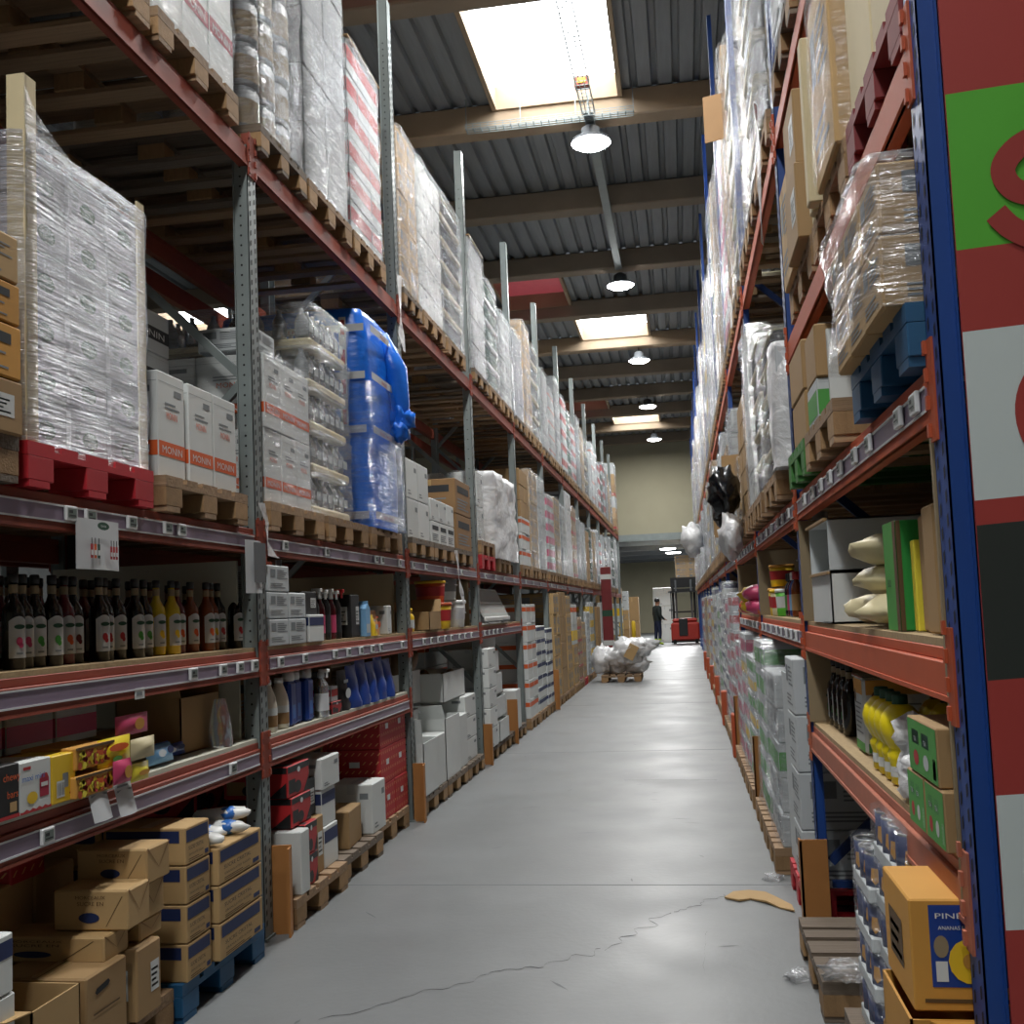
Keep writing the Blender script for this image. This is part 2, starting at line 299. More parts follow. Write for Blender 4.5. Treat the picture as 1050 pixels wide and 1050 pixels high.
# ------------------------------------------------------------------ racks
def upright(side,i,top,near):
    L=side=='L'; x=XL if L else XR; s=-1 if L else 1; y=ul(i) if L else ur(i)
    c='steel' if L else 'blue'; dpt=1.08
    if L: lab='grey perforated rack upright on the orange left-hand rack, %s from the camera'%ORD[i-1]
    else: lab='dark blue rack upright of the blue and orange right-hand rack, %s from the camera'%ORD[i-1]
    t=thing('rack_upright',lab,'rack upright',(x,y,0),0,'uprights of the %s rack'%('left' if L else 'right'))
    for k,(xx,q) in enumerate(((0,1),(s*dpt,-1))):
        b=MB(); e=s*q; w=.05; d=.075 if L else .04
        x0,x1=sorted((xx,xx+e*.004)); b.box(x0,x1,-w,w,0.012,top,c)                       # face
        for y0 in (-w,w-.004):
            x0,x1=sorted((xx,xx+e*d)); b.box(x0,x1,y0,y0+.004,0.012,top,c)                # webs
        for y0 in (-w-.012,w-.004):
            x0,x1=sorted((xx+e*(d-.004),xx+e*d)); b.box(x0,x1,y0,y0+.016,0.012,top,c)
        if near and k==0:                                                            # slots as flat dark quads, the holes' shade put into colour
            f=Fr(b,(0,-.05 if L else .05,0),(0,-s,0),(0,0,1)); z=.06
            while z<min(top,6)-.05:
                for u,a in ((.024,.0),(.076,.025)): f.poly([(u-.007,z+a),(u+.007,z+a+.008),(u+.007,z+a+.034),(u-.007,z+a+.026)],'dark')
                if L:
                    g=Fr(b,(s*d,-.05,0),(-s,0,0),(0,0,1)) if s<0 else Fr(b,(0,-.05,0),(1,0,0),(0,0,1))
                    g.oval(.035,z,.006,.006,'dark',.001,6)
                z+=.05 if i<3 else .1
        link('post',b.mesh('post'),t)
        b=MB(); x0,x1=sorted((xx-e*.01,xx+e*.11)); b.box(x0,x1,-.058,.058,0,.012,'steel' if L else 'blue_dark'); link('foot_plate',b.mesh('foot_plate'),t)
    z=.8 if L else .3;k=0;st=.95 if L else .9
    b=MB(); b.bar((s*.06,0,.2),(s*(dpt-.06),0,.2),.03,.03,'steel' if L else 'blue_dark'); link('brace',b.mesh('brace'),t)
    while z+st<top:
        a,c2=(.06,dpt-.06) if k%2==0 else (dpt-.06,.06)
        b=MB(); b.bar((s*a,0,z),(s*c2,0,z+st),.03,.04,'steel' if L else 'blue_dark'); link('brace',b.mesh('brace'),t)
        z+=st;k+=1
    return t
def beam(side,i,zb,h,lev,front=True,strip=0,tags=(),col=None,notes=True):
    """beam of bay i (0 = nearest); strip: 0 none, 1 price rail"""
    L=side=='L'; s=-1 if L else 1; x=XL if L else XR; y0=(ul(i) if L else ur(i+1))+.05; y1=y0+BAY-.1
    if not front: x=x+s*1.08
    lab='%s beam of the %s level, %s bay of %s rack%s'%('orange' if L else 'bright orange',lev,ORD[i],'left' if L else 'right','' if front else ', at the back')
    t=thing('rack_beam',lab,'rack beam',(x,y0,zb),0,'beams of the %s rack'%('left' if L else 'right')); ln=y1-y0; c=col or ('orange' if L else 'orange_bright'); w=.045
    b=MB(); e=s if front else -s
    def bx(a,c0,y0,y1,z0,z1,m,ch=0): 
        a,c0=sorted((a,c0)); b.box(a,c0,y0,y1,z0,z1,m,ch)
    bx(0,e*w,0,ln,0,h-.03,c,.003); bx(e*.012,e*w,0,ln,h-.03,h,c,.003); bx(-e*.004,e*.01,.0,ln,.0,.012,c)
    link('beam_body',b.mesh('beam_body'),t)
    for yy in (-.052,ln+.002):
        b=MB(); bx(-e*.006,e*.03,yy,yy+.05,-.045,h+.045,c)
        for k in range(4): bx(-e*.013,-e*.006,yy+(.034 if yy<0 else .0),yy+(.05 if yy<0 else .016),-.035+k*.06,-.005+k*.06,c)
        link('end_connector',b.mesh('end_connector'),t)
    if strip and front:
        b=MB(); zz=.03; hh=min(.052,h*.45)
        a,c0=sorted((0,-e*.004)); b.box(a,c0,.03,ln-.03,zz,zz+hh,'purple'); 
        for v in (zz-.003,zz+hh-.003): a,c0=sorted((-e*.004,-e*.007)); b.box(a,c0,.03,ln-.03,v,v+.006,'tagframe')
        link('price_rail',b.mesh('price_rail'),t)
        for u in tags:
            b=MB(); f=faces(b,-.006,.006,-.034,.034,-.022,.028)['-x' if not L else '+x']; b.box(-.006,.006,-.034,.034,-.022,.028,'tagframe',.003)
            f.rect(.009,.059,.011,.042,'tagscreen'); f.rect(.014,.036,.026,.036,'ink',.0015); f.rect(.014,.054,.016,.020,'ink',.0015)
            link('price_tag',b.mesh('price_tag'),t,(-e*.013,u,zz+hh/2))
    return t
def shelf(side,i,z,mtl='chipboard',d=1.0,white=False,ln=BAY-.12):
    L=side=='L'; s=-1 if L else 1; x=XL if L else XR; y0=(ul(i) if L else ur(i+1))+.06
    b=MB(); a,c=sorted((s*.014,s*(1.07))); b.box(a,c,0,ln,0,.018,mtl); 
    lev='upper' if z>1.2 else 'lower'
    thing('shelf_board','flat %s board on the %s shelf beams, %s bay of the %s rack'%('white' if mtl=='panel' else 'chipboard',lev,ORD[i],'left' if L else 'right'),'shelf board',(x,y0,z),me=b.mesh('shelf_board'),group='shelf boards of the %s rack'%('left' if L else 'right'))
def partition(side,i,y,z0,z1,m,lab):
    s=-1 if side=='L' else 1; x=XL if side=='L' else XR
    b=MB(); a,c=sorted((s*(.09 if side=='L' else -.003),s*1.05)); b.box(a,c,0,.016,0,z1-z0,m); thing('partition_board',lab,'board',(x,y,z0),me=b.mesh('partition_board'))
NB=12
for i in range(0,NB+1):
    upright('L',i,6.27 if i!=1 else 3.872,i<4)
for i in range(1,NB+3): upright('R',i,7.5 if i!=1 else 3.9,i<4)
TL={0:(1.1,1.22,1.5,1.78,1.9),1:(.25,.9,1.9,2.05,2.5),2:(.1,.5,1.2,1.9),3:(.3,.9,1.5,2.2)}
T2={0:(1.98,2.27,2.45,2.62),1:(.15,.5,1.0,1.25,1.5,1.75,1.95,2.5),2:(.35,.6,.85,1.1,1.35,1.7,1.95,2.25)}
LZ={'top':3.76,'pallet':1.83,'mid':1.24,'low':.80}
for i in range(NB):
    beam('L',i,3.76,.125,'top')
    if i<7: beam('L',i,3.76,.125,'top',False,col='orange')
    beam('L',i,1.83,.122,'pallet',strip=1 if i<8 else 0,tags=[u for u in TL.get(i,(.4,1.1,1.9) if i<6 else ())])
    if i<6: beam('L',i,1.83,.122,'pallet',False)
    if i<4:
        if i==3: continue
        beam('L',i,1.24,.122,'bottle' if i==0 else 'middle',strip=1,tags=T2.get(i,())); beam('L',i,1.24,.122,'bottle' if i==0 else 'middle',False); shelf('L',i,1.362)
    if i<2:
        beam('L',i,.80,.13,'lower',strip=1,tags=(.95,2.35) if i==0 else ()); beam('L',i,.80,.13,'lower',False); shelf('L',i,.93,'panel')
# short display shelf of the fourth bay
t=beam('L',3,1.24,.122,'middle',strip=1,tags=(.15,.4,.65,.9,1.2)); beam('L',3,1.24,.122,'middle',False); shelf('L',3,1.362)
for i in range(NB+1):
    beam('R',i,3.65,.13,'top'); 
    if i<6: beam('R',i,3.65,.13,'top',False)
    if i==0: beam('R',0,2.61,.13,'crate'); beam('R',0,2.61,.13,'crate',False)
    beam('R',i,1.87,.13,'pallet',strip=1 if i<7 else 0,tags=((.1,.28,.7,.95,1.25,1.5,1.75,2.0,2.3) if i==0 else (.2,.5,.8,1.2,1.6,2.0,2.4)) if i<5 else ())
    if i<5: beam('R',i,1.87,.13,'pallet',False)
    if i<3:
        beam('R',i,1.27,.115,'middle',strip=1 if i else 0,tags=(.2,.45,.7,1.0,1.3,1.7,2.1,2.4) if i else ()); beam('R',i,1.27,.115,'middle',False); shelf('R',i,1.385)
    if i<1:
        beam('R',i,.81,.115,'lower',col='orange_worn'); beam('R',i,.81,.115,'lower',False); shelf('R',i,.925)
partition('L',0,ul(1)-.08,1.385,1.8,'panel','pale grey board closing the end of the bottle shelf beside the grey upright')
partition('L',0,ul(1)-.08,.95,1.235,'panel','pale board closing the end of the sweets shelf beside the grey upright')
partition('L',1,ul(2)-.08,1.385,1.82,'tan','tan board closing the end of the shelf with the white cartons and milk carton')
partition('L',2,ul(3)-.08,1.385,1.82,'tan','tan board closing the end of the shelf with the orange tubs')
partition('R',0,ur(2)-.08,1.405,1.865,'tan','brown board behind the white cartons and bags on the middle right shelf')
partition('R',0,ur(2)-.08,.945,1.265,'tan','brown board behind the bottles on the lower right shelf')
partition('R',0,ur(1)+.062,.83,1.86,'tan','narrow chipboard board lining the near blue upright')
partition('R',1,ur(3)-.08,1.405,1.865,'tan','brown board behind the jars in the second right-hand bay')
partition('R',2,ur(4)-.08,1.405,1.865,'tan','brown board at the end of the third right-hand bay')
# ------------------------------------------------------------------ pallets
PM={}
def pallet_meshes(m,me):
    if m in PM: return PM[m]
    b=MB(); 
    for y,w in ((-.3275,.145),(-.17,.1),(0,.145),(.17,.1),(.3275,.145)): b.box(-.6,.6,y-w/2,y+w/2,.122,.144,m)
    for x in (-.5275,0,.5275): b.box(x-.0725,x+.0725,-.4,.4,.100,.122,m)
    d=b.mesh('deck')
    b=MB(); b.box(-.0725,.0725,-.07,.07,0,.078,me,.003); k=b.mesh('block')
    b=MB(); b.box(-.6,.6,-.055,.055,0,.022,m); r=b.mesh('runner')
    b=MB()
    for y,w in ((-.3275,.145),(-.17,.1),(0,.145),(.17,.1),(.3275,.145)): b.box(-.6,.6,y-w/2,y+w/2,.122,.144,m)
    for x in (-.5275,0,.5275):
        b.box(x-.0725,x+.0725,-.4,.4,.100,.122,m)
        for y in (-.33,0,.33): b.box(x-.0725,x+.0725,y-.07,y+.07,.022,.1,me)
    for y in (-.34,0,.34): b.box(-.6,.6,y-.055,y+.055,0,.022,m)
    PM[m]=(d,k,r,b.mesh('pallet')); return PM[m]
def pallet(x,y,z,label,m='wood',me='woodend',full=True,rz=0,w=None,group='pallets of the racks'):
    d,k,r,a=pallet_meshes(m,me)
    if not full: o=thing('pallet',label,'pallet',(x,y,z),rz,group,a)
    else:
        o=thing('pallet',label,'pallet',(x,y,z),rz,group); link('deck',d,o)
        for xx in (-.5275,0,.5275):
            for yy in (-.33,0,.33): link('block',k,o,(xx,yy,.022))
        for yy in (-.34,0,.34): link('runner',r,o,(0,yy,0))
    if w: o.scale=(1,w/.8,1)
    return o
# ------------------------------------------------------------------ cartons, wraps and loads
def sides(b,w,d,h): return faces(b,-w/2,w/2,-d/2,d/2,0,h)
def lines(f,W,H,u0,u1,v0,v1,n,m,fill=.45):
    for i in range(n):
        v=v0+(v1-v0)*i/n; e=u1-(u1-u0)*(((i*37)%10)/25); f.rect(u0,e,v,v+(v1-v0)/n*fill,m)
def st_plain(c,tape='tape',c2=None,mark=None):
    def g(b,w,d,h):
        b.box(-w/2,w/2,-d/2,d/2,0,h,c,min(.006,h*.04)); F_=sides(b,w,d,h)
        if tape:
            F_['+z'].rect(w/2-.025,w/2+.025,.004,d-.004,tape)
            for s in ('-y','+y'): F_[s].rect(w/2-.025,w/2+.025,h*.8,h-.004,tape)
        F_['+z'].rect(w/2-.002,w/2+.002,.004,d-.004,'inkbrown' if c.startswith('k') else 'grey',.0016)
        for s,W in (('+x',d),('-x',d),('-y',w),('+y',w)):
            f=F_[s]
            if mark=='print':
                f.rect(W*.1,W*.34,h*.55,h*.85,'inkgrey'); lines(f,W,h,W*.4,W*.92,h*.5,h*.88,5,'inkgrey'); lines(f,W,h,W*.1,W*.8,h*.14,h*.36,3,'inkgrey')
            elif mark=='label':
                f.rect(W*.55,W*.9,h*.3,h*.72,'white'); lines(f,W,h,W*.58,W*.86,h*.36,h*.66,4,'ink')
            elif mark=='dark':
                f.rect(W*.12,W*.88,h*.62,h*.82,'ink'); lines(f,W,h,W*.12,W*.85,h*.15,h*.5,4,'inkgrey')
            elif mark=='tiny':
                f.rect(W*.7,W*.9,h*.7,h*.82,'inkgrey'); lines(f,W,h,W*.12,W*.4,h*.1,h*.24,2,'inkgrey')
    return g
def st_band(c,band,txt,v0=.2,v1=.34,t2=None,tm='white'):
    def g(b,w,d,h):
        b.box(-w/2,w/2,-d/2,d/2,0,h,c,.004); F_=sides(b,w,d,h); F_['+z'].rect(w/2-.02,w/2+.02,.004,d-.004,'grey')
        for s,W in (('+x',d),('-x',d),('-y',w),('+y',w)):
            f=F_[s]; f.rect(.003,W-.003,h*v0,h*v1,band)
            if txt: f.text(txt,W/2,h*(v0+(v1-v0)*.22),h*(v1-v0)*.72,tm,width=W*.74)
            if t2: f.text(t2,W/2,h*.56,h*.1,band,width=W*.4); f.rect(W*.6,W*.88,h*.8,h*.86,'inkgrey'); lines(f,W,h,W*.25,W*.8,h*.66,h*.74,2,'inkgrey')
            f.rect(W*.02,W*.98,h*.9,h*.905,'grey')
    return g
def st_sugar(b,w,d,h):
    b.box(-w/2,w/2,-d/2,d/2,0,h,'kraft2',.004); F_=sides(b,w,d,h); F_['+z'].rect(w/2-.025,w/2+.025,.004,d-.004,'tape')
    for s,W in (('+x',d),('-x',d),('-y',w),('+y',w)):
        f=F_[s]; f.rect(W*.04,W*.93,h*.6,h*.92,'navy')
        if s in '+x-x': f.text('SUCRE CRISTAL',W*.42,h*.38,h*.15,'ink',width=W*.62); f.text('GRANULATED SUGAR',W*.42,h*.22,h*.09,'ink',width=W*.6); lines(f,W,h,W*.12,W*.7,h*.06,h*.17,2,'inkbrown'); f.rect(W*.78,W*.93,h*.08,h*.2,'navy')
        else: f.rect(W*.04,W*.5,h*.08,h*.2,'navy')
def st_morceaux(b,w,d,h):
    b.box(-w/2,w/2,-d/2,d/2,0,h,'kraft2',.006); F_=sides(b,w,d,h)
    for s in ('-y','+y'):
        f=F_[s]; f.text('SUCRE EN',w*.5,h*.62,h*.14,'inkbrown',width=w*.35); f.text('MORCEAUX',w*.5,h*.78,h*.12,'inkbrown',width=w*.4); f.oval(w*.48,h*.32,w*.14,h*.13,'navy')
        f.poly([(w*.7,h*.1),(w*.71,h*.1),(w*.93,h*.85),(w*.92,h*.85)],'inkbrown')
    for s in ('+x','-x'):
        f=F_[s]; f.poly([(0,h*.99),(d*.5,h*.35),(d*.51,h*.36),(.01,h)],'kraft3'); f.poly([(d,h*.99),(d*.5,h*.35),(d*.49,h*.36),(d-.01,h)],'kraft3')
def st_saint(b,w,d,h):
    b.box(-w/2,w/2,-d/2,d/2,0,h,'lilac',.01); F_=sides(b,w,d,h)
    for s,W in (('+x',d),('-x',d),('-y',w),('+y',w)):
        f=F_[s]; f.oval(W*.5,h*.36,W*.2,h*.2,'greendark'); f.text('SAINT',W*.5,h*.38,h*.1,'white',width=W*.26); f.text('LOUIS',W*.5,h*.25,h*.1,'white',width=W*.26); f.text('500',W*.55,h*.68,h*.16,'inkgrey')
        lines(f,W,h,W*.12,W*.3,h*.2,h*.8,4,'inkgrey')
def st_redblack(b,w,d,h):
    b.box(-w/2,w/2,-d/2,d/2,0,h,'red',.004); F_=sides(b,w,d,h); F_['+z'].rect(.01,w-.01,.01,d*.35,'black')
    for s,W in (('+x',d),('-x',d),('-y',w),('+y',w)):
        f=F_[s]; f.rect(.004,W-.004,h*.78,h*.98,'black'); f.oval(W*.45,h*.26,W*.16,h*.2,'black'); f.rect(W*.05,W*.34,h*.12,h*.55,'kraft' if s in '-y+y' else 'black'); f.oval(W*.5,h*.8,W*.07,h*.09,'tagframe',.002)
        f.poly([(W*.7,0),(W*.98,0),(W*.98,h*.5)],'black')
def st_redpattern(b,w,d,h):
    b.box(-w/2,w/2,-d/2,d/2,0,h,'redprint',.004); F_=sides(b,w,d,h)
    for s,W in (('+x',d),('-x',d),('-y',w),('+y',w)):
        f=F_[s]; n=max(3,int(W/.045)); r=max(2,int(h/.05))
        for i in range(n):
            for j in range(r):
                u=W*(i+.5+(j%2)*.3)/n; v=h*(j+.5)/r; f.poly([(u-.014,v-.01),(u-.005,v-.01),(u+.014,v+.01),(u+.005,v+.01)],'peach')
        f.rect(W*.4,W*.6,h*.5,h*.66,'tagframe',.002); lines(f,W,h,W*.42,W*.58,h*.52,h*.64,3,'ink')
def st_layer(body,pad,rows=4):
    """a shrink layer: pale tray with jars or cans standing in it"""
    def g(b,w,d,h):
        b.box(-w/2,w/2,-d/2,d/2,0,h*.2,pad,.01); n=max(3,int(d/.1)); m=max(2,int(w/.12)); r=min(d/n,w/m)/2*.96
        for i in range(n):
            for j in range(m):
                if 0<j<m-1 and 0<i<n-1: continue
                b.lathe([(r*.9,h*.2),(r,h*.26),(r,h*.82),(r*.7,h*.93),(r*.72,h)],body,8,(-w/2+(j+.5)*w/m,-d/2+(i+.5)*d/n,0))
        b.box(-w/2+.01,w/2-.01,-d/2+.01,d/2-.01,h*.985,h,pad)
    return g
def st_canister(b,w,d,h):
    r=min(w,d)/2*.97
    b.lathe([(r*.9,0),(r,.015),(r,h*.9),(r*.9,h*.93),(r*.9,h)],'grey',12); 
    b.lathe([(r*1.005,h*.12),(r*1.005,h*.7)],'tan',12,cap=False)
def st_green(b,w,d,h):
    b.box(-w/2,w/2,-d/2,d/2,0,h,'kraft',.003); F_=sides(b,w,d,h)
    for s in ('-x','+x'):
        f=F_[s]; f.rect(.004,d-.004,.004,h-.004,'greenprint')
        for u in (.16,.5): f.rect(d*u,d*(u+.24),h*.55,h*.8,'greendark'); f.text('TEA',d*(u+.12),h*.6,h*.12,'white2'); f.oval(d*(u+.12),h*.3,d*.09,h*.14,'redprint' if u<.3 else 'white2')
        f.rect(d*.84,d*.94,h*.1,h*.45,'white2')
ST={'blackbox':st_plain('black',None,mark='label'),'white':st_plain('white','white2'),'white_tiny':st_plain('white','white2',mark='tiny'),'white_print':st_plain('white2','white',mark='print'),'white_dark':st_plain('white','white2',mark='dark'),'greyb':st_plain('grey',None),
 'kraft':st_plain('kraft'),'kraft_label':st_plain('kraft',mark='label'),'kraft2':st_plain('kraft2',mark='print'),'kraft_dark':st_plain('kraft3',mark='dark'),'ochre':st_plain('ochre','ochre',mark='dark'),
 'monin_orange':st_band('white','orangeprint','MONIN',t2='MONIN'),'monin_red':st_band('white','crimson','MONIN',.55,.78),'monin_dark':st_band('white2','ink','MONIN',.3,.62),'orange_white':st_band('white','orangeprint','',.62,.85),'orange_small':st_band('white2','orangeprint','',.4,.5),
 'blue_white':st_band('white','navy','',.6,.9),'red_white':st_band('white2','redprint','',.35,.8),'brown_red':st_band('kraft','redprint','',.1,.3),'pinkish':st_band('white2','pink','',.2,.75),'yellow_white':st_band('white2','yellow','',.2,.7),'green_white':st_band('white2','greenprint','',.2,.75),
 'sugar':st_sugar,'morceaux':st_morceaux,'saint':st_saint,'redblack':st_redblack,'redpattern':st_redpattern,'jars_yellow':st_layer('bottleglass','cream'),'jars_white':st_layer('greendark','frost'),'jars_grey':st_layer('tin','cream'),'canister':st_canister,'green':st_green,
 'skyb':st_plain('frost','skyblue',mark='tiny'),'woodbox':st_plain('cardedge',None),'cans_navy':st_layer('navy','frost')}
_C={}
def carton_mesh(st,w,d,h):
    k=(st,round(w,3),round(d,3),round(h,3))
    if k not in _C:
        b=MB(); ST[st](b,w,d,h); _C[k]=b.mesh('carton')
    return _C[k]
def film_mesh(w,d,h,m,seed,amp=.018,top=True,skirt=.0,nu=44,nv=14):
    """a stretch wrap hugging a load w deep, d wide: rounded loop, rings up to h"""
    b=MB(); r=.05; P=[]
    per=2*(w+d); hw,hd=w/2,d/2
    for i in range(nu):
        t=i/nu*per
        if t<d: x,y,nx,ny=hw,-hd+t,1,0
        elif t<d+w: x,y,nx,ny=hw-(t-d),hd,0,1
        elif t<2*d+w: x,y,nx,ny=-hw,hd-(t-d-w),-1,0
        else: x,y,nx,ny=-hw+(t-2*d-w),-hd,0,-1
        ex=max(0,abs(x)-(hw-r))*(1 if x>0 else -1); ey=max(0,abs(y)-(hd-r))*(1 if y>0 else -1)
        if abs(ex)>0 and abs(ey)>0:
            q=Vector((ex,ey)); q=q.normalized()*r*1.0; x=(hw-r)*(1 if x>0 else -1)+q.x; y=(hd-r)*(1 if y>0 else -1)+q.y
        P.append((x*1.012,y*1.012,math.copysign(1,x) if nx else 0,ny))
    V=[]
    for j in range(nv+1):
        z=-skirt+(h+skirt+.012)*j/nv
        for x,y,_,_ in P:
            n1=noise.noise((x*3.1+seed*9,y*3.1,z*6.5)); n2=noise.noise((x*9+seed,y*9,z*17)); k=1+amp*(.5+n1)+amp*.5*n2
            V.append((x*k+.004*math.copysign(1,x),y*k+.004*math.copysign(1,y),z))
    fs=[(j*nu+i,j*nu+(i+1)%nu,(j+1)*nu+(i+1)%nu,(j+1)*nu+i) for j in range(nv) for i in range(nu)]
    if top:
        o=len(V); 
        for x,y,_,_ in P: V.append((x*.55,y*.55,h+.02+.01*noise.noise((x*5,y*5,seed))))
        fs+=[(nv*nu+i,nv*nu+(i+1)%nu,o+(i+1)%nu,o+i) for i in range(nu)]; fs.append(tuple(o+i for i in range(nu)))
    b.add(V,fs,m,True); return b.mesh('film')
SIDE={'L':(XL,-1,0),'R':(XI,1,PI)}
def load(side,y0,y1,z,h,st,nx,ny,nz,label,cat='carton stack',film='film',proud=.02,dep=1.1,group=None,amp=.018,top=None,gap=.004,drop=(),name=None,skip_back=True):
    """cartons stacked as one wrapped or strapped load; st a style or list of styles by layer"""
    X,s,rz=SIDE[side]; xf=X-s*proud; xc=xf+s*dep/2; yc=(y0+y1)/2; W=y1-y0-.03
    t=thing(name or ('wrapped_load' if film else 'carton_stack'),label,cat,(xc,yc,z),rz,group)
    w,d,hh=dep/nx,W/ny,h/nz
    for k in range(nz):
        sn=st if isinstance(st,str) else st[k%len(st)]
        layer=sn in('jars_yellow','jars_white','jars_grey','cans_navy')
        me=carton_mesh(sn,dep-.01 if layer else w-gap,W-.01 if layer else d-gap,hh-.003)
        if layer: link('layer',me,t,(0,0,k*hh)); continue
        for i in range(nx):
            for j in range(ny):
                if skip_back and nx>2 and 0<nx-1-i and i>0 and 0<j<ny-1 and k<nz-1: continue
                if (k,j) in drop and i==nx-1: continue
                jx=R.uniform(-.006,.004)
                link('canister' if sn=='canister' else 'carton',me,t,(-dep/2+(i+.5)*w+jx,-W/2+(j+.5)*d,k*hh),R.choice((0,PI)) if film else 0)
    if top:
        b=MB(); b.box(-dep/2-.01,dep/2+.015,-W/2-.01,W/2+.01,h,h+.012,top); link('cover_sheet',b.mesh('cover_sheet'),t)
    if film: link('stretch_film',film_mesh(dep,W,h,film,R.random()*50,amp),t)
    return t
def carton(x,y,z,w,d,h,st,label,rz=0,cat='carton',name='carton',group=None):
    return thing(name,label,cat,(x,y,z),rz,group,carton_mesh(st,w,d,h))
def cface(side,y0,y1,z,h,st,label,w=.3,proud=.0,rz=0,cat='carton',name='carton',group=None):
    """a carton whose aisle face spans y0..y1, standing at z"""
    X,s,r=SIDE[side]; return carton(X-s*proud+s*w/2,(y0+y1)/2,z,w,y1-y0,h,st,label,r+rz,cat,name,group)
def open_carton(side,y0,y1,z,h,w,c,label,proud=0,flaps=(60,-30,110,20),fill=None,group=None,rz=0,fk=.42):
    """an opened carton: body without a lid, four flaps"""
    X,s,r=SIDE[side]; d=y1-y0; t=thing('open_carton',label,'carton',(X-s*proud+s*w/2,(y0+y1)/2,z),r+rz,group); e=.006; b=MB()
    b.box(-w/2,w/2,-d/2,d/2,0,e,c); b.box(-w/2,-w/2+e,-d/2,d/2,0,h,c); b.box(w/2-e,w/2,-d/2,d/2,0,h,c); b.box(-w/2,w/2,-d/2,-d/2+e,0,h,c); b.box(-w/2,w/2,d/2-e,d/2,0,h,c)
    link('carton_body',b.mesh('carton_body'),t)
    fl=min(w,d)*fk
    for k,(a,(p,u,n)) in enumerate(zip(flaps,(((w/2,-d/2,h),(0,d,0),(1,0,0)),((w/2,d/2,h),(-w,0,0),(0,1,0)),((-w/2,d/2,h),(0,-d,0),(-1,0,0)),((-w/2,-d/2,h),(w,0,0),(0,-1,0))))):
        if a is None: continue
        p,u,n=Vector(p),Vector(u),Vector(n); a=math.radians(a); o=n*math.cos(a)*fl+Vector((0,0,1))*math.sin(a)*fl; q=(o.cross(u)).normalized()*.004
        b=MB(); V=[p,p+u,p+u*.97+o,p+u*.03+o]; b.add([v for v in V]+[v+q for v in V],[(0,1,2,3),(7,6,5,4),(0,4,5,1),(1,5,6,2),(2,6,7,3),(3,7,4,0)],c); link('flap',b.mesh('flap'),t)
    if fill:
        b=MB(); 
        for i in range(14): 
            x,y=R.uniform(-w/2+.06,w/2-.06),R.uniform(-d/2+.06,d/2-.06); b.lathe([(.01,-.05),(.05,-.03),(.055,0),(.03,.035),(.005,.045)],fill,8,(x,y,h-.06+R.uniform(-.02,.03)))
        link('contents',b.mesh('contents'),t)
    return t
def guard(x,y,z,h,label,rz=0,m='amber_card'):
    b=MB(); b.box(-.06,.06,-.005,.005,0,h,m); b.box(.05,.06,-.07,.005,0,h*.985,m); thing('corner_guard',label,'corner guard',(x,y,z),rz,'cardboard corner guards at the uprights',b.mesh('corner_guard'))
def blob(b,c,r,m,seed=0,n=14,k=8,amp=.25,fr=2.2,flat=0):
    V=[];c=Vector(c)
    for j in range(k+1):
        th=PI*j/k
        for i in range(n):
            ph=2*PI*i/n; d=Vector((math.sin(th)*math.cos(ph),math.sin(th)*math.sin(ph),math.cos(th))); q=1+amp*noise.noise(d*fr+Vector((seed*7.3,seed,0))); p=Vector((d.x*r[0],d.y*r[1],d.z*r[2]))*q
            if p.z<-r[2]*(1-flat): p.z=-r[2]*(1-flat)
            V.append(c+p)
    b.add(V,[(j*n+i,(j+1)*n+i,(j+1)*n+(i+1)%n,j*n+(i+1)%n) for j in range(k) for i in range(n)],m,True)
# ================================================================== LEFT RACK
ZT,ZP,ZM,ZL=3.887,1.954,1.381,.949; PH=.144
def lx(proud=.02,dep=1.2): return XL+proud-dep/2
def Lp(y0,y1,z,label,m='wood',me='woodend',full=True,proud=.03): return pallet(lx(proud),(y0+y1)/2,z,label,m,me,full,PI*0,w=min(y1-y0-.01,.8))
# --- top level
top=[(2.2,3.0,1.3,'monin_red',3,2,4,None,'crimson-banded white cartons'),(3.05,3.85,1.3,'monin_red',3,2,4,None,'crimson-banded white cartons'),(3.9,4.72,1.4,'monin_red',3,3,4,'film_thin','crimson-banded white cartons'),
 (4.98,5.66,1.65,'canister',4,3,7,'film_bright','grey shrink-wrapped cans'),(5.69,6.5,1.75,'greyb',2,2,5,'film_bright','grey cartons'),(6.54,7.3,1.32,'red_white',3,3,6,'film_bright','sheet-topped white and red cartons'),
 (7.8,8.38,1.3,'kraft2',2,2,5,'film_bright','brown cartons'),(8.42,9.28,1.32,'white_tiny',2,3,6,'film_bright','pale and reddish cartons'),(9.32,10.2,1.36,['jars_yellow'],1,1,6,'film_bright','jars in cream trays'),
 (10.62,11.42,1.4,'white2',2,2,5,'film_bright','sheet-topped white cartons'),(11.5,12.3,1.22,['jars_white'],1,1,5,'film_bright','glass jars in pale trays'),(12.35,13.2,1.1,'white_print',2,2,4,'film_bright','pale printed cartons')]
sty=['red_white','white_print',['jars_white'],'greyb','red_white','kraft2','white2',['jars_grey'],'orange_small']
txt={'red_white':'red and white cartons','white_print':'pale printed cartons','white_tiny':'white cartons','pinkish':'pink and white cartons','kraft2':'brown cartons','greyb':'grey cartons','white2':'plain white cartons','orange_small':'white and orange cartons','jars_white':'glass jars in pale trays','jars_grey':'tins in cream trays'}
ST['white2']=st_plain('white2','white',mark='tiny')
for i in range(3,11):
    for k in range(3):
        if i==3: continue
        y=ul(i)+.1+.87*k; s=sty[(i*3+k*2)%9]; key=s if isinstance(s,str) else s[0]
        top.append((y+.02,y+.82,1.15+.35*((i*5+k*3)%4)/3,s,1 if i>6 else 2,2,5 if i<7 else 4,'film_bright',txt[key]))
